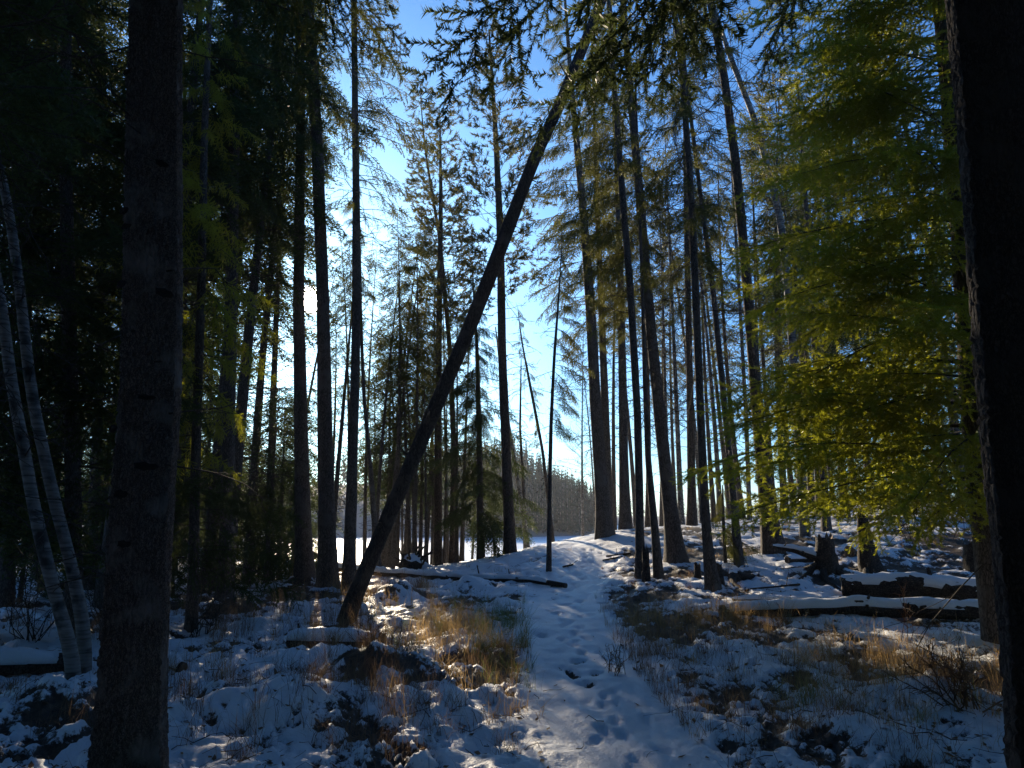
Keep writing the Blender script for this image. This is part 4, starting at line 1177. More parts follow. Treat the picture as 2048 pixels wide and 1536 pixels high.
# forest carried on beside and behind the camera, added so its crowns shade the foreground
for x, y, k, sc in ((-4.6, 1.2, 'tall_spruce', 1.0), (-6.5, 4.0, 'bushy_spruce', 1.1), (-3.2, -3.5, 'tall_spruce', 1.1), (4.2, 0.5, 'bushy_spruce', 1.1), (5.5, 4.2, 'tall_spruce', 1.1), (2.6, -3.2, 'tall_spruce', 1.1), (7.5, 2.0, 'bushy_spruce', 1.2),
                    (-8.5, 0.5, 'bushy_spruce', 1.2), (0.4, -6.5, 'bushy_spruce', 1.1), (-5.6, -7.5, 'tall_spruce', 1.2), (5.4, -6.4, 'bushy_spruce', 1.1), (-9.5, 7.5, 'bushy_spruce', 1.15), (9.5, 7.0, 'bushy_spruce', 1.1), (-12.5, 11.0, 'tall_spruce', 1.1),
                    (-1.0, -2.6, 'bushy_spruce', 1.0), (1.3, -2.6, 'bushy_spruce', 1.0), (-2.0, -1.6, 'dense_spruce', 0.8), (-5.0, -2.6, 'bushy_spruce', 1.2), (0.6, -4.2, 'bushy_spruce', 1.2), (3.6, -1.6, 'bushy_spruce', 1.1), (6.2, -1.5, 'bushy_spruce', 1.2), (-3.6, 3.2, 'dense_spruce', 0.85), (4.0, 3.0, 'dense_spruce', 0.9), (-5.2, 6.2, 'dense_spruce', 0.8), (-7.6, 9.6, 'bushy_spruce', 1.1), (6.8, 5.8, 'bushy_spruce', 1.2), (2.4, -5.2, 'bushy_spruce', 1.2), (-2.6, -6.4, 'bushy_spruce', 1.2), (8.6, 4.0, 'bushy_spruce', 1.2), (-8.5, 4.5, 'bushy_spruce', 1.2), (-2.5, -11, 'bushy_spruce', 1.2), (3.5, -12, 'bushy_spruce', 1.2), (-11, -5, 'bushy_spruce', 1.2), (11, -4, 'bushy_spruce', 1.2), (13, 10, 'bushy_spruce', 1.1)):
    forest_tree(k, x, y, "conifer added to the wood around the near end of the path for its shade", "shade conifers added around the near end of the path", sc)

# ------------------------------------------------------------------ far shore
def far_d(px):
    return np.interp(px, [-600, 300, 700, 1000, 1150, 1195, 1230, 1400, 1700, 2600], [90, 105, 112, 112, 122, 135, 300, 340, 330, 300])
def far_shore():
    m, N, L, B = new_mat("far_shore_snow")
    B.inputs['Base Color'].default_value = (0.16, 0.165, 0.165, 1); B.inputs['Roughness'].default_value = 0.9
    pxs = np.linspace(-900, 2900, 160)
    g = Geo()
    rows = []
    for off, up in ((-2, -0.5), (3, 0.5), (14, 2.5), (45, 7.5), (220, 8), (380, 6)):
        d = far_d(pxs) + off
        up2 = up * np.interp(pxs, [-900, 700, 1040, 1100, 1190, 1230, 2900], [1.6, 1.6, 1.7, 1.0, 0.3, 0.5, 0.6]) * (0.8 + 0.4 * vnoise(pxs / 90.0, pxs * 0 + off, 3)) if up > 0 else up
        rows.append(np.stack(((pxs - 1024) / FPX * d, d, LAKE_Z + up2 + 0 * pxs), -1))
    V = np.array(rows); nr, nt = V.shape[:2]
    j, i = np.meshgrid(np.arange(nr - 1), np.arange(nt - 1), indexing='ij')
    g.add(V.reshape(-1, 3), Q=np.stack((j * nt + i, j * nt + i + 1, (j + 1) * nt + i + 1, (j + 1) * nt + i), -1).reshape(-1, 4))
    tag(g.build("hills", m), "wooded snowy rise on the far shore of the lake", kind='structure')
far_shore()
def far_h(px, d):
    off = d - far_d(px)
    up = np.interp(off, [-2, 3, 14, 45, 220], [-0.5, 0.5, 2.5, 7.5, 8])
    return LAKE_Z + up * np.interp(px, [-900, 700, 1040, 1100, 1190, 1230, 2900], [1.6, 1.6, 1.7, 1.0, 0.3, 0.5, 0.6]) * 0.95
def far_template(seed, layers=11, per=5):
    r = np.random.default_rng(seed)
    V = []
    w0 = r.uniform(0.13, 0.18)
    for k in range(layers):
        u = k / layers
        z = 0.12 + 0.86 * u
        for q in range(per):
            a = r.uniform(0, 6.28); L = w0 * (1 - 0.93 * u) * r.uniform(0.6, 1.25)
            wd = L * 0.5
            d = np.array((math.cos(a), math.sin(a), 0)); s = np.array((-d[1], d[0], 0))
            c = np.array((0, 0, z + 0.04))
            tip = c + d * L + np.array((0, 0, -0.05 - 0.3 * L))
            V += [c - s * wd * 0.4, tip - s * wd * 0.5, tip + s * wd * 0.5 + np.array((0, 0, 0.015))]
            V += [c + s * wd * 0.4, tip - s * wd * 0.2, tip + d * L * 0.25 - np.array((0, 0, 0.02))]
    V += [(0, 0, 0.94), (0.008, 0, 0.94), (0.002, 0, 1.03)]
    V = np.array(V)
    return V, np.arange(len(V)).reshape(-1, 3)
FAR = [far_template(900 + k) for k in range(4)]
def far_forest():
    r = np.random.default_rng(8)
    g = Geo(); Ms = [[] for _ in FAR]
    for q in range(1300):
        px = r.uniform(-500, 2500) if q > 620 else r.uniform(880, 1200)
        off = 4 + 55 * r.random() ** 1.3
        d = far_d(px) + off
        H = r.uniform(6.5, 9.5) if px < 1200 else r.uniform(9, 13)
        M = np.eye(3) * H; a = r.uniform(0, 6.28)
        c, s = math.cos(a), math.sin(a)
        M = np.array(((c, -s, 0), (s, c, 0), (0, 0, 1.0))) * H
        Ms[r.integers(len(FAR))].append(np.hstack((M, np.array([[(px - 1024) / FPX * d], [d], [far_h(px, d)]]))))
    for (tv, tt), M in zip(FAR, Ms): g.stamp(tv, tt, np.array(M))
    tag(g.build("distant_forest", M_FAR, smooth_shade=False), "distant dark conifer forest along the far lake shore", kind='stuff')
    # the front row of the near headland, tree by tree
    tr = Geo(); tr.tubes([[(0, 0, -0.02), (0, 0, 0.5), (0, 0, 1.0)]], [[0.014, 0.009, 0.002]], 6)
    tme = None; metas = []
    for tv, tt in FAR:
        me = mesh_from("crown", tv, [tt], False); me.materials.append(M_FAR); metas.append(me)
    for q in range(44):
        px = 1000 + 192 * (q + r.random()) / 44
        d = float(far_d(px)) + r.uniform(1.5, 5)
        H = r.uniform(5.5, 8.5)
        root = thing("spruce_tree", "small distant spruce in the front row of the dark headland across the lake", "tree", ((px - 1024) / FPX * d, d, float(far_h(px, d))), "front row of distant spruces on the headland")
        root.scale = (H, H, H); root.rotation_euler = (0, 0, r.uniform(0, 6))
        if tme is None:
            o = tr.build("trunk", M_GREY_BARK, root); tme = o.data
        else:
            o = bpy.data.objects.new("trunk", tme); col.objects.link(o); o.parent = root
        c = bpy.data.objects.new("crown", metas[q % 4]); col.objects.link(c); c.parent = root
far_forest()

# ------------------------------------------------------------------ fallen logs, stumps, sticks
def wood_end_mat():
    m, N, L, B = new_mat("broken_wood")
    tc = node(N, "ShaderNodeTexCoord")
    nz = node(N, "ShaderNodeTexNoise"); nz.inputs['Scale'].default_value = 30; nz.inputs['Detail'].default_value = 6
    L.new(tc.outputs['Object'], nz.inputs['Vector'])
    cr = ramp(N, [(0.3, (0.07, 0.05, 0.035)), (0.7, (0.22, 0.16, 0.105))])
    L.new(nz.outputs['Fac'], cr.inputs[0]); L.new(cr.outputs[0], B.inputs['Base Color'])
    B.inputs['Roughness'].default_value = 0.9
    return m
M_WOOD = wood_end_mat()
M_LOG = bark_mat("log_bark", (0.02, 0.016, 0.013), (0.085, 0.064, 0.05), 28, 1.0, 0.012)

def resample(pts, n):
    pts = np.asarray(pts, float)
    t = np.concatenate(([0], np.cumsum(np.linalg.norm(np.diff(pts[:, :3], axis=0), axis=1)))); t /= t[-1]
    u = np.linspace(0, 1, n)
    return np.stack([np.interp(u, t, pts[:, k]) for k in range(pts.shape[1])], -1)

def log(label, pts, snow=0.045, seed=0, cat="log", stubs=3, name="fallen_log", snow_span=(0.02, 0.98), k=16, n=None, lift=None):
    """pts rows: (px, py, Y, radius); the log lies on the ground under those pixels"""
    r = np.random.default_rng(seed)
    W = []
    for a, b, Y, q in pts:
        if lift is None:
            g0 = ground_at(a, b + 0.7 * q * FPX / Y)
            W.append((g0[0], g0[1], gz(g0[0], g0[1]) + 0.8 * q, q))
        else:
            W.append((*pt(a, b, Y), q))
    W = np.array(W)
    L = float(np.linalg.norm(W[-1, :3] - W[0, :3]))
    n = n or max(12, int(L * 14))
    S = resample(W, n)
    P, rad = S[:, :3], S[:, 3]
    P = P + np.stack((0 * rad, 0 * rad, 0.25 * rad * (vnoise(np.arange(n) * 0.2, 0 * rad, seed) - 0.5)), -1)
    base = P[0] - (0, 0, rad[0])
    root = thing(name, label, cat, base)
    a = np.arange(k) * 2 * math.pi / k
    ax = (P[-1] - P[0]) / np.linalg.norm(P[-1] - P[0])
    u = np.cross((0, 0, 1.0), ax); u /= np.linalg.norm(u); v = np.cross(ax, u)
    ln = np.arange(n) * L / n
    RR = rad[:, None] * (1 + 0.22 * (fbm(np.repeat(ln[:, None] * 5, k, 1), np.cos(a)[None] * 2 + 4 + 0 * ln[:, None], 3, seed) - 0.5))
    ring = P[:, None] + RR[..., None] * (np.cos(a)[None, :, None] * u + np.sin(a)[None, :, None] * v)
    j, i = np.meshgrid(np.arange(n - 1), np.arange(k), indexing='ij')
    Q = np.stack((j * k + i, j * k + (i + 1) % k, (j + 1) * k + (i + 1) % k, (j + 1) * k + i), -1).reshape(-1, 4)
    g = Geo(); g.add(ring.reshape(-1, 3), Q=Q); g.build("log_body", M_LOG, root, base)
    for e, nm in ((0, -1), (n - 1, 1)):
        g = Geo(); c = P[e] - ax * nm * 0.4 * rad[e]
        m = (ring[e] * 0.55 + P[e] * 0.45) + ax * nm * r.normal(0, 0.12 * rad[e], (k, 1))
        g.add(np.vstack((ring[e], m, c)), Q=[(q, (q + 1) % k, k + (q + 1) % k, k + q) for q in range(k)], T=[(k + q, k + (q + 1) % k, 2 * k) for q in range(k)])
        g.build("broken_end", M_WOOD, root, base)
    for q in range(stubs):
        i0 = r.integers(2, n - 2); aa = r.uniform(-0.4, math.pi + 0.4)
        d = math.cos(aa) * u + math.sin(aa) * v + ax * r.normal(0, 0.3)
        ls = rad[i0] + r.uniform(0.05, 0.22)
        g = Geo(); g.tubes(P[i0] + np.outer(np.linspace(0.5 * rad[i0], ls, 4), d), np.linspace(0.2, 0.1, 4)[None][0] * rad[i0] + 0.003, 6, cap=True)
        g.build("branch_stub", M_LOG, root, base)
    if snow > 0:
        i0, i1 = int(snow_span[0] * n), int(snow_span[1] * n)
        m = i1 - i0; ka = 13
        aa = np.linspace(R(8), R(172), ka)
        prof = np.sin(aa) ** 0.6
        lump = -0.45 + 2.5 * fbm(np.repeat(ln[i0:i1, None] * 5, ka, 1), aa[None] * 1.2 + 0 * ln[i0:i1, None], 3, seed + 2)
        lump = np.maximum(lump, 0.05)
        ends = np.minimum(1, np.minimum(np.arange(m), np.arange(m)[::-1]) / 3.0) ** 0.5
        out = RR[i0:i1].mean(1)[:, None] * (0.98 + 0 * aa[None]) + snow * prof[None] * lump * (0.15 + 0.85 * ends[:, None])
        # the cap is squared off a little and hangs over the flank
        o_ring = P[i0:i1, None] + out[..., None] * (np.cos(aa)[None, :, None] * u * 0.97 + np.sin(aa)[None, :, None] * np.array((0, 0, 1.0)))
        i_ring = P[i0:i1, None] + (RR[i0:i1].mean(1) * 0.85)[:, None, None] * (np.cos(aa)[None, :, None] * u + np.sin(aa)[None, :, None] * np.array((0, 0, 1.0)))
        full = np.concatenate((o_ring, i_ring[:, ::-1]), 1); kk = 2 * ka
        j, i = np.meshgrid(np.arange(m - 1), np.arange(kk), indexing='ij')
        Q = np.stack((j * kk + i, j * kk + (i + 1) % kk, (j + 1) * kk + (i + 1) % kk, (j + 1) * kk + i), -1).reshape(-1, 4)
        caps = [(q, q + 1, kk - 2 - q, kk - 1 - q) for q in range(ka - 1)]
        caps += [((m - 1) * kk + q + 1, (m - 1) * kk + q, (m - 1) * kk + kk - 1 - q, (m - 1) * kk + kk - 2 - q) for q in range(ka - 1)]
        g = Geo(); g.add(full.reshape(-1, 3), Q=np.concatenate((Q, np.array(caps))))
        g.build("snow_cap", M_SNOW, root, base)
    return root

log("long straight log under an even snow cap, nearer of the two big logs", [(1440, 1226, 10.4, 0.10), (1700, 1228, 10.4, 0.115), (2090, 1234, 10.5, 0.13)], 0.026, 1, stubs=5)
log("thick blackened log under snow, farther and fatter of the two big logs", [(1685, 1180, 12.3, 0.16), (1850, 1190, 12.2, 0.19), (2120, 1200, 12.0, 0.21)], 0.028, 2, stubs=4)
log("thin snowy pole lying just behind the long straight log", [(1466, 1206, 11.4, 0.035), (1700, 1204, 11.8, 0.05)], 0.03, 3, stubs=2)
log("long thin log lying across behind the foot of the leaning trunk to the path", [(380, 1098, 23, 0.12), (560, 1124, 20.4, 0.11), (760, 1150, 17.6, 0.095), (930, 1160, 15.4, 0.075), (1060, 1166, 14.2, 0.055), (1132, 1170, 13.8, 0.045)], 0.035, 4, stubs=10)
log("short snow topped log in the brown weeds below the leaning trunk", [(575, 1294, 8.9, 0.085), (770, 1288, 9.1, 0.095)], 0.06, 5, stubs=3)
log("snow topped log beside the foot of the birches", [(-120, 1352, 7.6, 0.12), (132, 1330, 8.0, 0.10)], 0.045, 6, stubs=2)
log("broken arched log resting on the old stump on the bank", [(1546, 1093, 13.2, 0.035), (1590, 1098, 13.1, 0.06), (1630, 1112, 13.0, 0.09), (1662, 1128, 12.9, 0.10)], 0.03, 7, stubs=3, snow_span=(0.0, 0.8), lift=1)
log("short sawn log chunk with a pale end under the broken arched log", [(1575, 1130, 13.2, 0.07), (1625, 1122, 13.6, 0.075)], 0.025, 8, stubs=0)
log("dark rotten log end beside the old stump", [(1700, 1110, 13.8, 0.12), (1745, 1100, 14.6, 0.12)], 0.03, 9, stubs=2)
log("slim snowy pole in the gloom behind the slim spruce", [(455, 1178, 14.0, 0.05), (590, 1184, 13.0, 0.05)], 0.035, 10, stubs=4)
log("short snow topped log hidden in the gloom beside the thick dark trunk", [(325, 1330, 7.5, 0.07), (365, 1333, 7.5, 0.07)], 0.05, 13, stubs=1)
for k, (lab, P) in enumerate((("bare dark stick lying on the snow of the crest", [(1212, 1112, 16.0, 0.02), (1262, 1108, 16.4, 0.025)]),
                              ("short dark stick half buried beside the path", [(1126, 1134, 16.4, 0.02), (1146, 1128, 16.8, 0.02)]),
                              ("crooked stick lying below the crest beside the longer stick", [(1205, 1120, 15.6, 0.015), (1245, 1117, 15.8, 0.02)]),
                              ("thin branch lying in front of the thick log", [(1500, 1180, 12.0, 0.012), (1600, 1176, 12.3, 0.018)]))):
    log(lab, P, 0, 40 + k, "stick", 3, "fallen_stick", k=7)

def stump(label, px, py, Y, r0, h, seed, snow=True, jag=0.3, lean=(0, 0), top=0.75, roots=0, name="tree_stump"):
    r = np.random.default_rng(seed)
    p = pt(px, py, Y); base = np.array((p[0], p[1], gz(p[0], p[1])))
    root = thing(name, label, "stump", base)
    k, n = 22, 12
    a = np.arange(k) * 2 * math.pi / k
    z = np.linspace(-0.1, h, n)
    lob = 1 + 0.16 * np.sin(3 * a + seed) + 0.1 * np.sin(5 * a + 2 * seed)
    RR = r0 * (top + (1 - top) * (1 - np.maximum(z, 0)[:, None] / h) + 0.55 * np.exp(-np.maximum(z, 0)[:, None] / (0.35 * h)) * (lob[None] - 0.75)) * (0.9 + 0.2 * vnoise(z[:, None] * 12 + 0 * a[None], np.cos(a)[None] * 2 + 5 + 0 * z[:, None], seed))
    zz = np.repeat(z[:, None], k, 1)
    zz[-1] += jag * h * (r.random(k) ** 2); zz[-2] += 0.3 * jag * h * r.random(k)
    t = np.maximum(z, 0)[:, None] / h
    V = np.stack((RR * np.cos(a) + lean[0] * t * h, RR * np.sin(a) + lean[1] * t * h, zz), -1)
    j, i = np.meshgrid(np.arange(n - 1), np.arange(k), indexing='ij')
    Q = np.stack((j * k + i, j * k + (i + 1) % k, (j + 1) * k + (i + 1) % k, (j + 1) * k + i), -1).reshape(-1, 4)
    g = Geo(); g.add(V.reshape(-1, 3), Q=Q); g.build("stump_body", M_LOG, root)
    top_ring = V[-1]; c = top_ring.mean(0)
    inner = top_ring * 0.6 + c * 0.4; inner[:, 2] = h * (1 - 0.15 * jag)
    g = Geo(); g.add(np.vstack((top_ring, inner, [(c[0], c[1], h * (1 - 0.35 * jag))])), Q=[(q, (q + 1) % k, k + (q + 1) % k, k + q) for q in range(k)], T=[(k + q, k + (q + 1) % k, 2 * k) for q in range(k)])
    g.build("broken_top", M_WOOD, root)
    for q in range(roots):
        az = 2 * math.pi * (q + r.uniform(-0.25, 0.25)) / roots
        u = np.linspace(0, 1, 7); Lr = r.uniform(0.35, 0.8)
        x, y = np.cos(az + 0.5 * u) * (r0 * 0.6 + Lr * u), np.sin(az + 0.5 * u) * (r0 * 0.6 + Lr * u)
        zr = np.array([gz(base[0] + xx, base[1] + yy) for xx, yy in zip(x, y)]) - base[2]
        P = np.stack((x, y, zr + 0.10 * (1 - u) ** 2 - 0.02), -1)
        g = Geo(); g.tubes(P, 0.06 * (1 - 0.75 * u) + 0.008, 8); g.build("root", M_LOG, root)
    if snow:
        n2 = 5; V = []
        for q, f in enumerate((1.02, 0.95, 0.75, 0.45)):
            V += [(c[0] + RR[-1, m] * f * math.cos(a[m]), c[1] + RR[-1, m] * f * math.sin(a[m]), top_ring[m, 2] * (1 - (1 - f) * 0.3) + (0.0, 0.035, 0.055, 0.065)[q] - 0.006) for m in range(k)]
        V.append((c[0], c[1], h + 0.065 + 0.2 * jag * h))
        Q = [(q * k + m, q * k + (m + 1) % k, (q + 1) * k + (m + 1) % k, (q + 1) * k + m) for q in range(3) for m in range(k)]
        g = Geo(); g.add(V, Q=Q, T=[(3 * k + m, 3 * k + (m + 1) % k, 4 * k) for m in range(k)]); g.build("snow_cap", M_SNOW, root)
    return root
stump("old dark stump with spreading roots under the broken arched log", 1655, 1165, 13.0, 0.2, 0.55, 1, False, 0.25, roots=6)
stump("jagged broken snag standing among the lowest spruce boughs", 1742, 1150, 13.4, 0.2, 1.0, 2, False, 0.35, (-0.08, 0), 0.4, roots=3)
stump("short rotten stump behind the thick blackened log", 1955, 1165, 13.6, 0.2, 0.42, 3, False, 0.4, top=0.8)
stump("small stump with a round cap of snow at the foot of the slender grey trunk", 1434, 1170, 12.5, 0.11, 0.3, 4, True, 0.1, top=0.9)
stump("tiny bare stump between the thick spruce and the slender grey trunk", 1396, 1155, 13.2, 0.06, 0.2, 5, False, 0.3, top=0.9)
stump("short broken stub between the two stems of the forked trunk", 1293, 1158, 13.3, 0.08, 0.55, 6, False, 0.3, top=0.7)
stump("low knobby stump capped with snow beside the slim tilted trunk", 1468, 1153, 13.0, 0.1, 0.1, 7, True, 0.2, roots=3)

def root_ball():
    p = ground_at(822, 1142); r = np.random.default_rng(4)
    base = np.array((p[0], p[1], gz(p[0], p[1])))
    root = thing("root_ball", "upturned root mass topped with snow behind the leaning trunk", "roots", base)
    for q in range(16):
        az, el = r.uniform(0, 6.28), r.uniform(0.1, 1.3)
        u = np.linspace(0, 1, 7); L = r.uniform(0.35, 0.8)
        P = np.outer(u * L, (math.cos(az) * math.cos(el), math.sin(az) * math.cos(el) * 0.6, math.sin(el))) + np.cumsum(r.normal(0, 0.03, (7, 3)), 0) + (0, 0, 0.05)
        g = Geo(); g.tubes(P, 0.045 * (1 - 0.8 * u) + 0.006, 6); g.build("root", M_LOG, root)
    def blob(nm, mat, sc, off, sd, top_only):
        n, k = 12, 20
        th = np.linspace(0.02, math.pi * (0.55 if top_only else 0.98), n); a = np.arange(k) * 2 * math.pi / k
        T, A = np.meshgrid(th, a, indexing='ij')
        q = 0.75 + 0.55 * fbm(np.cos(A) * 2 + 9, T * 2.2 + np.sin(A) * 2, 3, sd)
        V = np.stack((np.sin(T) * np.cos(A) * q * sc[0], np.sin(T) * np.sin(A) * q * sc[1], np.cos(T) * q * sc[2]), -1) + off
        j, i = np.meshgrid(np.arange(n - 1), np.arange(k), indexing='ij')
        g = Geo(); g.add(V.reshape(-1, 3), Q=np.stack((j * k + i, (j + 1) * k + i, (j + 1) * k + (i + 1) % k, j * k + (i + 1) % k), -1).reshape(-1, 4))
        g.build(nm, mat, root)
    blob("earth_clod", M_LOG, (0.30, 0.22, 0.26), (0, 0, 0.1), 5, False)
    blob("snow_cap", M_SNOW, (0.28, 0.2, 0.24), (0.03, 0, 0.15), 6, True)
root_ball()

# ------------------------------------------------------------------ grass and weeds
class Blades:
    def __init__(self): self.g = Geo()
    def add(self, x, y, h, w, lean, r):
        n = len(x)
        if n == 0: return
        z = ground_z(x, y) - 0.02
        az = r.uniform(0, 6.28, n); ln = np.abs(r.normal(0, lean, n)) * h
        d = np.stack((np.cos(az), np.sin(az), 0 * az), -1)
        fa = r.uniform(0, 6.28, n); s = np.stack((np.cos(fa), np.sin(fa), 0 * fa), -1) * (w * 0.5)[:, None]
        B = np.stack((x, y, z), -1)
        rows = []
        for t in (0, 0.35, 0.7, 1.0):
            droop = np.clip(ln / h - 0.5, 0, 1)
            c = B + d * (ln * t ** 1.8)[:, None]
            c[:, 2] += h * (t - 0.45 * droop * t ** 3)
            f = (1, 0.9, 0.6, 0.0)[int(round(t * 3))] if t < 1 else 0.0
            rows.append((c - s * f, c + s * f) if t < 1 else (c,))
        V = np.stack([q for rw in rows for q in rw], 1)                 # n, 7, 3
        o = (np.arange(n) * 7)[:, None]
        Q = np.concatenate((o + [0, 1, 3, 2], o + [2, 3, 5, 4]))
        self.g.add(V.reshape(-1, 3), Q=Q, T=o + [4, 5, 6])
def scatter(lst, blades, seed):
    r = np.random.default_rng(seed)
    for px, py, rad, cnt, h, lean in lst:
        c = ground_at(px, py)
        nc = max(3, cnt // 26)
        cx, cy = c[0] + r.normal(0, rad, nc), c[1] + r.normal(0, rad * 1.1, nc)
        k = r.integers(nc, size=cnt)
        x, y = cx[k] + r.normal(0, 0.05, cnt), cy[k] + r.normal(0, 0.05, cnt)
        keep = path_dist(x, y) > 0.5
        x, y = x[keep], y[keep]
        n = len(x)
        blades.add(x, y, h * r.uniform(0.45, 1.3, n), r.uniform(0.002, 0.0045, n), lean, r)
straw, green, stem = Blades(), Blades(), Blades()
scatter([(905, 1262, 0.40, 900, 0.36, 0.8), (870, 1330, 0.46, 420, 0.29, 0.9), (945, 1300, 0.34, 480, 0.32, 0.8), (935, 1400, 0.40, 300, 0.21, 1.1), (800, 1300, 0.57, 420, 0.29, 0.9), (830, 1220, 0.69, 420, 0.32, 0.9),
         (1440, 1245, 0.46, 900, 0.34, 0.8), (1500, 1268, 0.69, 600, 0.21, 0.9), (1810, 1335, 0.52, 900, 0.29, 0.9), (1720, 1340, 0.40, 540, 0.27, 0.9), (1900, 1345, 0.46, 540, 0.27, 1.1), (1680, 1405, 0.40, 540, 0.27, 1.1),
         (1600, 1300, 0.80, 540, 0.17, 1.1), (1650, 1070, 2.53, 1320, 0.11, 1.1), (1500, 1110, 1.72, 720, 0.09, 1.1), (1900, 1090, 2.07, 840, 0.11, 1.1), (560, 1200, 1.03, 540, 0.47, 0.9), (660, 1260, 0.80, 480, 0.37, 1.1),
         (1450, 1440, 0.69, 420, 0.19, 1.1), (1000, 1400, 0.46, 260, 0.22, 1.1), (1230, 1260, 0.40, 420, 0.24, 1.0), (1320, 1290, 0.50, 420, 0.22, 1.0), (1380, 1250, 0.46, 500, 0.26, 0.9), (870, 1280, 0.50, 700, 0.34, 1.0), (1900, 1440, 0.57, 540, 0.23, 1.1), (1000, 1140, 1.15, 300, 0.15, 0.9), (420, 1330, 0.69, 300, 0.34, 1.1), (740, 1200, 0.57, 420, 0.32, 0.8)], straw, 1)
scatter([(1000, 1262, 0.45, 900, 0.3, 0.7), (1035, 1300, 0.3, 500, 0.26, 0.7), (960, 1230, 0.6, 600, 0.26, 0.6), (1020, 1345, 0.25, 400, 0.2, 0.7), (1680, 1420, 0.4, 300, 0.22, 0.8), (830, 1290, 0.5, 300, 0.2, 0.7)], green, 2)
scatter([(1290, 1225, 0.5, 495, 0.26, 0.5), (1240, 1300, 0.35, 440, 0.24, 0.5), (1300, 1370, 0.4, 385, 0.22, 0.6), (1400, 1330, 0.7, 715, 0.18, 0.7), (1560, 1350, 0.7, 715, 0.2, 0.8), (1380, 1440, 0.5, 440, 0.16, 0.8), (1350, 1180, 1.0, 495, 0.14, 0.6),
         (790, 1185, 0.4, 1275, 0.3, 0.7), (700, 1370, 0.45, 525, 0.24, 0.8), (560, 1240, 0.8, 900, 0.4, 0.7), (460, 1260, 0.7, 675, 0.4, 0.7), (620, 1170, 1.0, 900, 0.3, 0.8), (800, 1395, 0.3, 450, 0.22, 0.8), (640, 1320, 0.5, 525, 0.3, 0.8),
         (1130, 1225, 0.30, 160, 0.14, 0.9), (1000, 1330, 0.30, 420, 0.24, 0.9), (960, 1450, 0.35, 300, 0.18, 0.9), (1330, 1420, 0.35, 420, 0.22, 0.8), (1280, 1320, 0.28, 420, 0.26, 0.7), (1420, 1500, 0.5, 500, 0.2, 0.9), (420, 1460, 0.6, 700, 0.24, 0.9), (620, 1480, 0.5, 600, 0.2, 0.9), (360, 1390, 0.5, 500, 0.3, 0.8), (720, 1440, 0.35, 500, 0.22, 0.9), (130, 1270, 0.9, 675, 0.4, 0.8), (60, 1400, 0.6, 525, 0.2, 0.9), (500, 1420, 0.7, 375, 0.16, 0.9), (1700, 1480, 0.5, 495, 0.2, 0.9), (1950, 1420, 0.4, 550, 0.35, 0.6), (1780, 1250, 0.8, 385, 0.14, 0.8), (1650, 1290, 0.9, 495, 0.16, 0.8),
         (440, 1150, 1.2, 750, 0.3, 0.8), (1150, 1135, 0.8, 225, 0.08, 0.9), (1080, 1500, 0.5, 112, 0.10, 0.9), (880, 1480, 0.5, 195, 0.14, 0.9)], stem, 3)
tag(straw.g.build("dry_grass", M_STRAW, smooth_shade=False), "tufts of dry straw coloured grass poking through the snow", kind='stuff')
tag(green.g.build("green_grass", M_GREEN, smooth_shade=False), "still green grass beside the path", kind='stuff')
tag(stem.g.build("undergrowth", M_STEM, smooth_shade=False), "brown withered undergrowth poking through the snow", kind='stuff')

def shrub(label, px, py, h, n, seed, spread=0.35, mat=None, name="bare_shrub", cat="shrub", r0=0.006, twigs=9, group=None):
    r = np.random.default_rng(seed)
    c = ground_at(px, py); base = np.array((c[0], c[1], gz(c[0], c[1])))
    root = thing(name, label, cat, base, group)
    specs = [(r.normal(0, 0.08), r.normal(0, 0.08), -0.03, r.uniform(0, 6.28), h * r.uniform(0.6, 1.15), r.uniform(1.57 - 2 * spread, 1.57), 0.1) for q in range(n)]
    g = Geo(); bare_branches(g, specs, seed, twigs, r0)
    tag(g.build("stems", mat or M_TWIG, root), kind='stuff')
    return root
shrub("tangled bare bush in front of the birches", 60, 1290, 1.5, 16, 1)
shrub("bare bush of fine twigs between the birches and the thick dark trunk", 205, 1260, 1.6, 14, 2)
shrub("tall bare bush behind the snow topped log by the birches", -10, 1220, 2.2, 18, 3)
shrub("low dark twiggy bush in the gloom beside the thick dark trunk", 400, 1270, 0.7, 14, 4)
shrub("brown weedy bush under the lowest spruce boughs in the snowy corner", 1930, 1440, 0.55, 20, 5, 0.5, M_STEM)
shrub("small dark weed plant at the edge of the path", 1225, 1345, 0.3, 14, 6, 0.4, M_STEM, "weed", "weed", 0.003)
shrub("upright reddish weed stalk before the long straight log", 1815, 1290, 0.7, 3, 7, 0.15, M_STEM, "weed", "weed", 0.004, 12)
shrub("thin reddish weed rising near the end of the long straight log", 1560, 1270, 0.45, 4, 8, 0.25, M_STEM, "weed", "weed", 0.003, 10)
shrub("spindly weed at the foot of the leaning trunk", 740, 1270, 0.55, 10, 9, 0.4, M_STEM, "weed", "weed", 0.003, 9)
shrub("dark brushy weed on the snowy mound below the leaning trunk", 760, 1360, 0.35, 18, 10, 0.5, M_STEM, "weed", "weed", 0.003, 9)

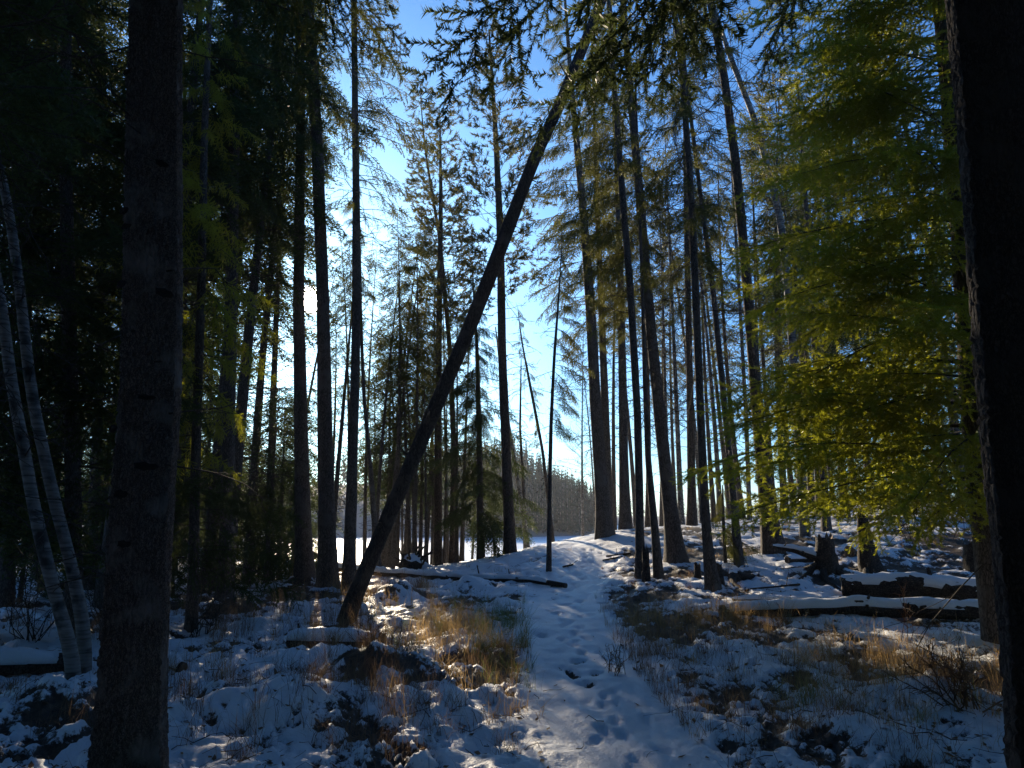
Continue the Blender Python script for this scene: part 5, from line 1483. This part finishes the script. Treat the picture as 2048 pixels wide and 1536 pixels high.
# ------------------------------------------------------------------ twigs and leaves dropped on the snow
def litter():
    r = np.random.default_rng(55)
    n = 1500
    Y = 4.5 + 17 * r.random(n) ** 1.4
    x = r.uniform(-0.75, 0.75, n) * Y
    keep = (path_dist(x, Y) > 0.5) | (r.random(n) < 0.12)
    x, Y = x[keep], Y[keep]; n = len(x)
    L = r.uniform(0.05, 0.42, n) ** 1.3; az = r.uniform(0, math.pi, n)
    u = np.linspace(0, 1, 4)
    X = x[:, None] + np.cos(az)[:, None] * L[:, None] * u + r.normal(0, 0.012, (n, 4))
    Yy = Y[:, None] + np.sin(az)[:, None] * L[:, None] * u + r.normal(0, 0.012, (n, 4))
    Z = ground_z(X.ravel(), Yy.ravel()).reshape(n, 4) + 0.006 + np.abs(r.normal(0, 0.012, (n, 4)))
    g = Geo(); g.tubes(np.stack((X, Yy, Z), -1), np.repeat(r.uniform(0.0015, 0.005, n)[:, None], 4, 1) * (1 - 0.6 * u), 3)
    tag(g.build("twig_litter", M_TWIG), "small dark twigs dropped all over the snow", kind='stuff')
    m = 2600
    Y = 4.5 + 13 * r.random(m) ** 1.5; x = r.uniform(-0.75, 0.75, m) * Y
    ok = (path_dist(x, Y) > 0.5) | (r.random(m) < 0.12)
    x, Y = x[ok], Y[ok]; m = len(x)
    z = ground_z(x, Y) + 0.008
    a = r.uniform(0, 6.28, m); s = r.uniform(0.012, 0.035, m)
    d1 = np.stack((np.cos(a), np.sin(a), r.normal(0, 0.35, m)), -1) * s[:, None]; d2 = np.stack((-np.sin(a), np.cos(a), r.normal(0, 0.35, m)), -1) * s[:, None] * 0.6
    c = np.stack((x, Y, z), -1)
    V = np.stack((c - d1, c + d2 - 0.2 * d1, c + d1 + (0, 0, 0.006), c - d2 - 0.2 * d1), 1).reshape(-1, 3)
    o = (np.arange(m) * 4)[:, None]
    g = Geo(); g.add(V, T=np.concatenate((o + [0, 1, 2], o + [0, 2, 3])))
    tag(g.build("leaf_litter", M_STEM, smooth_shade=False), "curled brown leaves scattered on the snow", kind='stuff')
litter()

# ------------------------------------------------------------------ the thin haze of the cold air
def haze():
    m = bpy.data.materials.new("haze"); m.use_nodes = True
    N, L = m.node_tree.nodes, m.node_tree.links
    N.clear()
    out = N.new("ShaderNodeOutputMaterial"); v = N.new("ShaderNodeVolumePrincipled")
    v.inputs['Color'].default_value = (0.9, 0.94, 1.0, 1); v.inputs['Density'].default_value = 0.0004; v.inputs['Anisotropy'].default_value = 0.4
    L.new(v.outputs[0], out.inputs['Volume'])
    g = Geo()
    x0, x1, y0, y1, z0, z1 = -1000, 1000, -800, 1000, -3.8, 25.0
    V = [(x, y, z) for z in (z0, z1) for y in (y0, y1) for x in (x0, x1)]
    g.add(V, Q=[(0, 2, 3, 1), (4, 5, 7, 6), (0, 1, 5, 4), (2, 6, 7, 3), (0, 4, 6, 2), (1, 3, 7, 5)])
    tag(g.build("haze", m, smooth_shade=False), "thin cold haze in the air over the lake", kind='stuff')
haze()
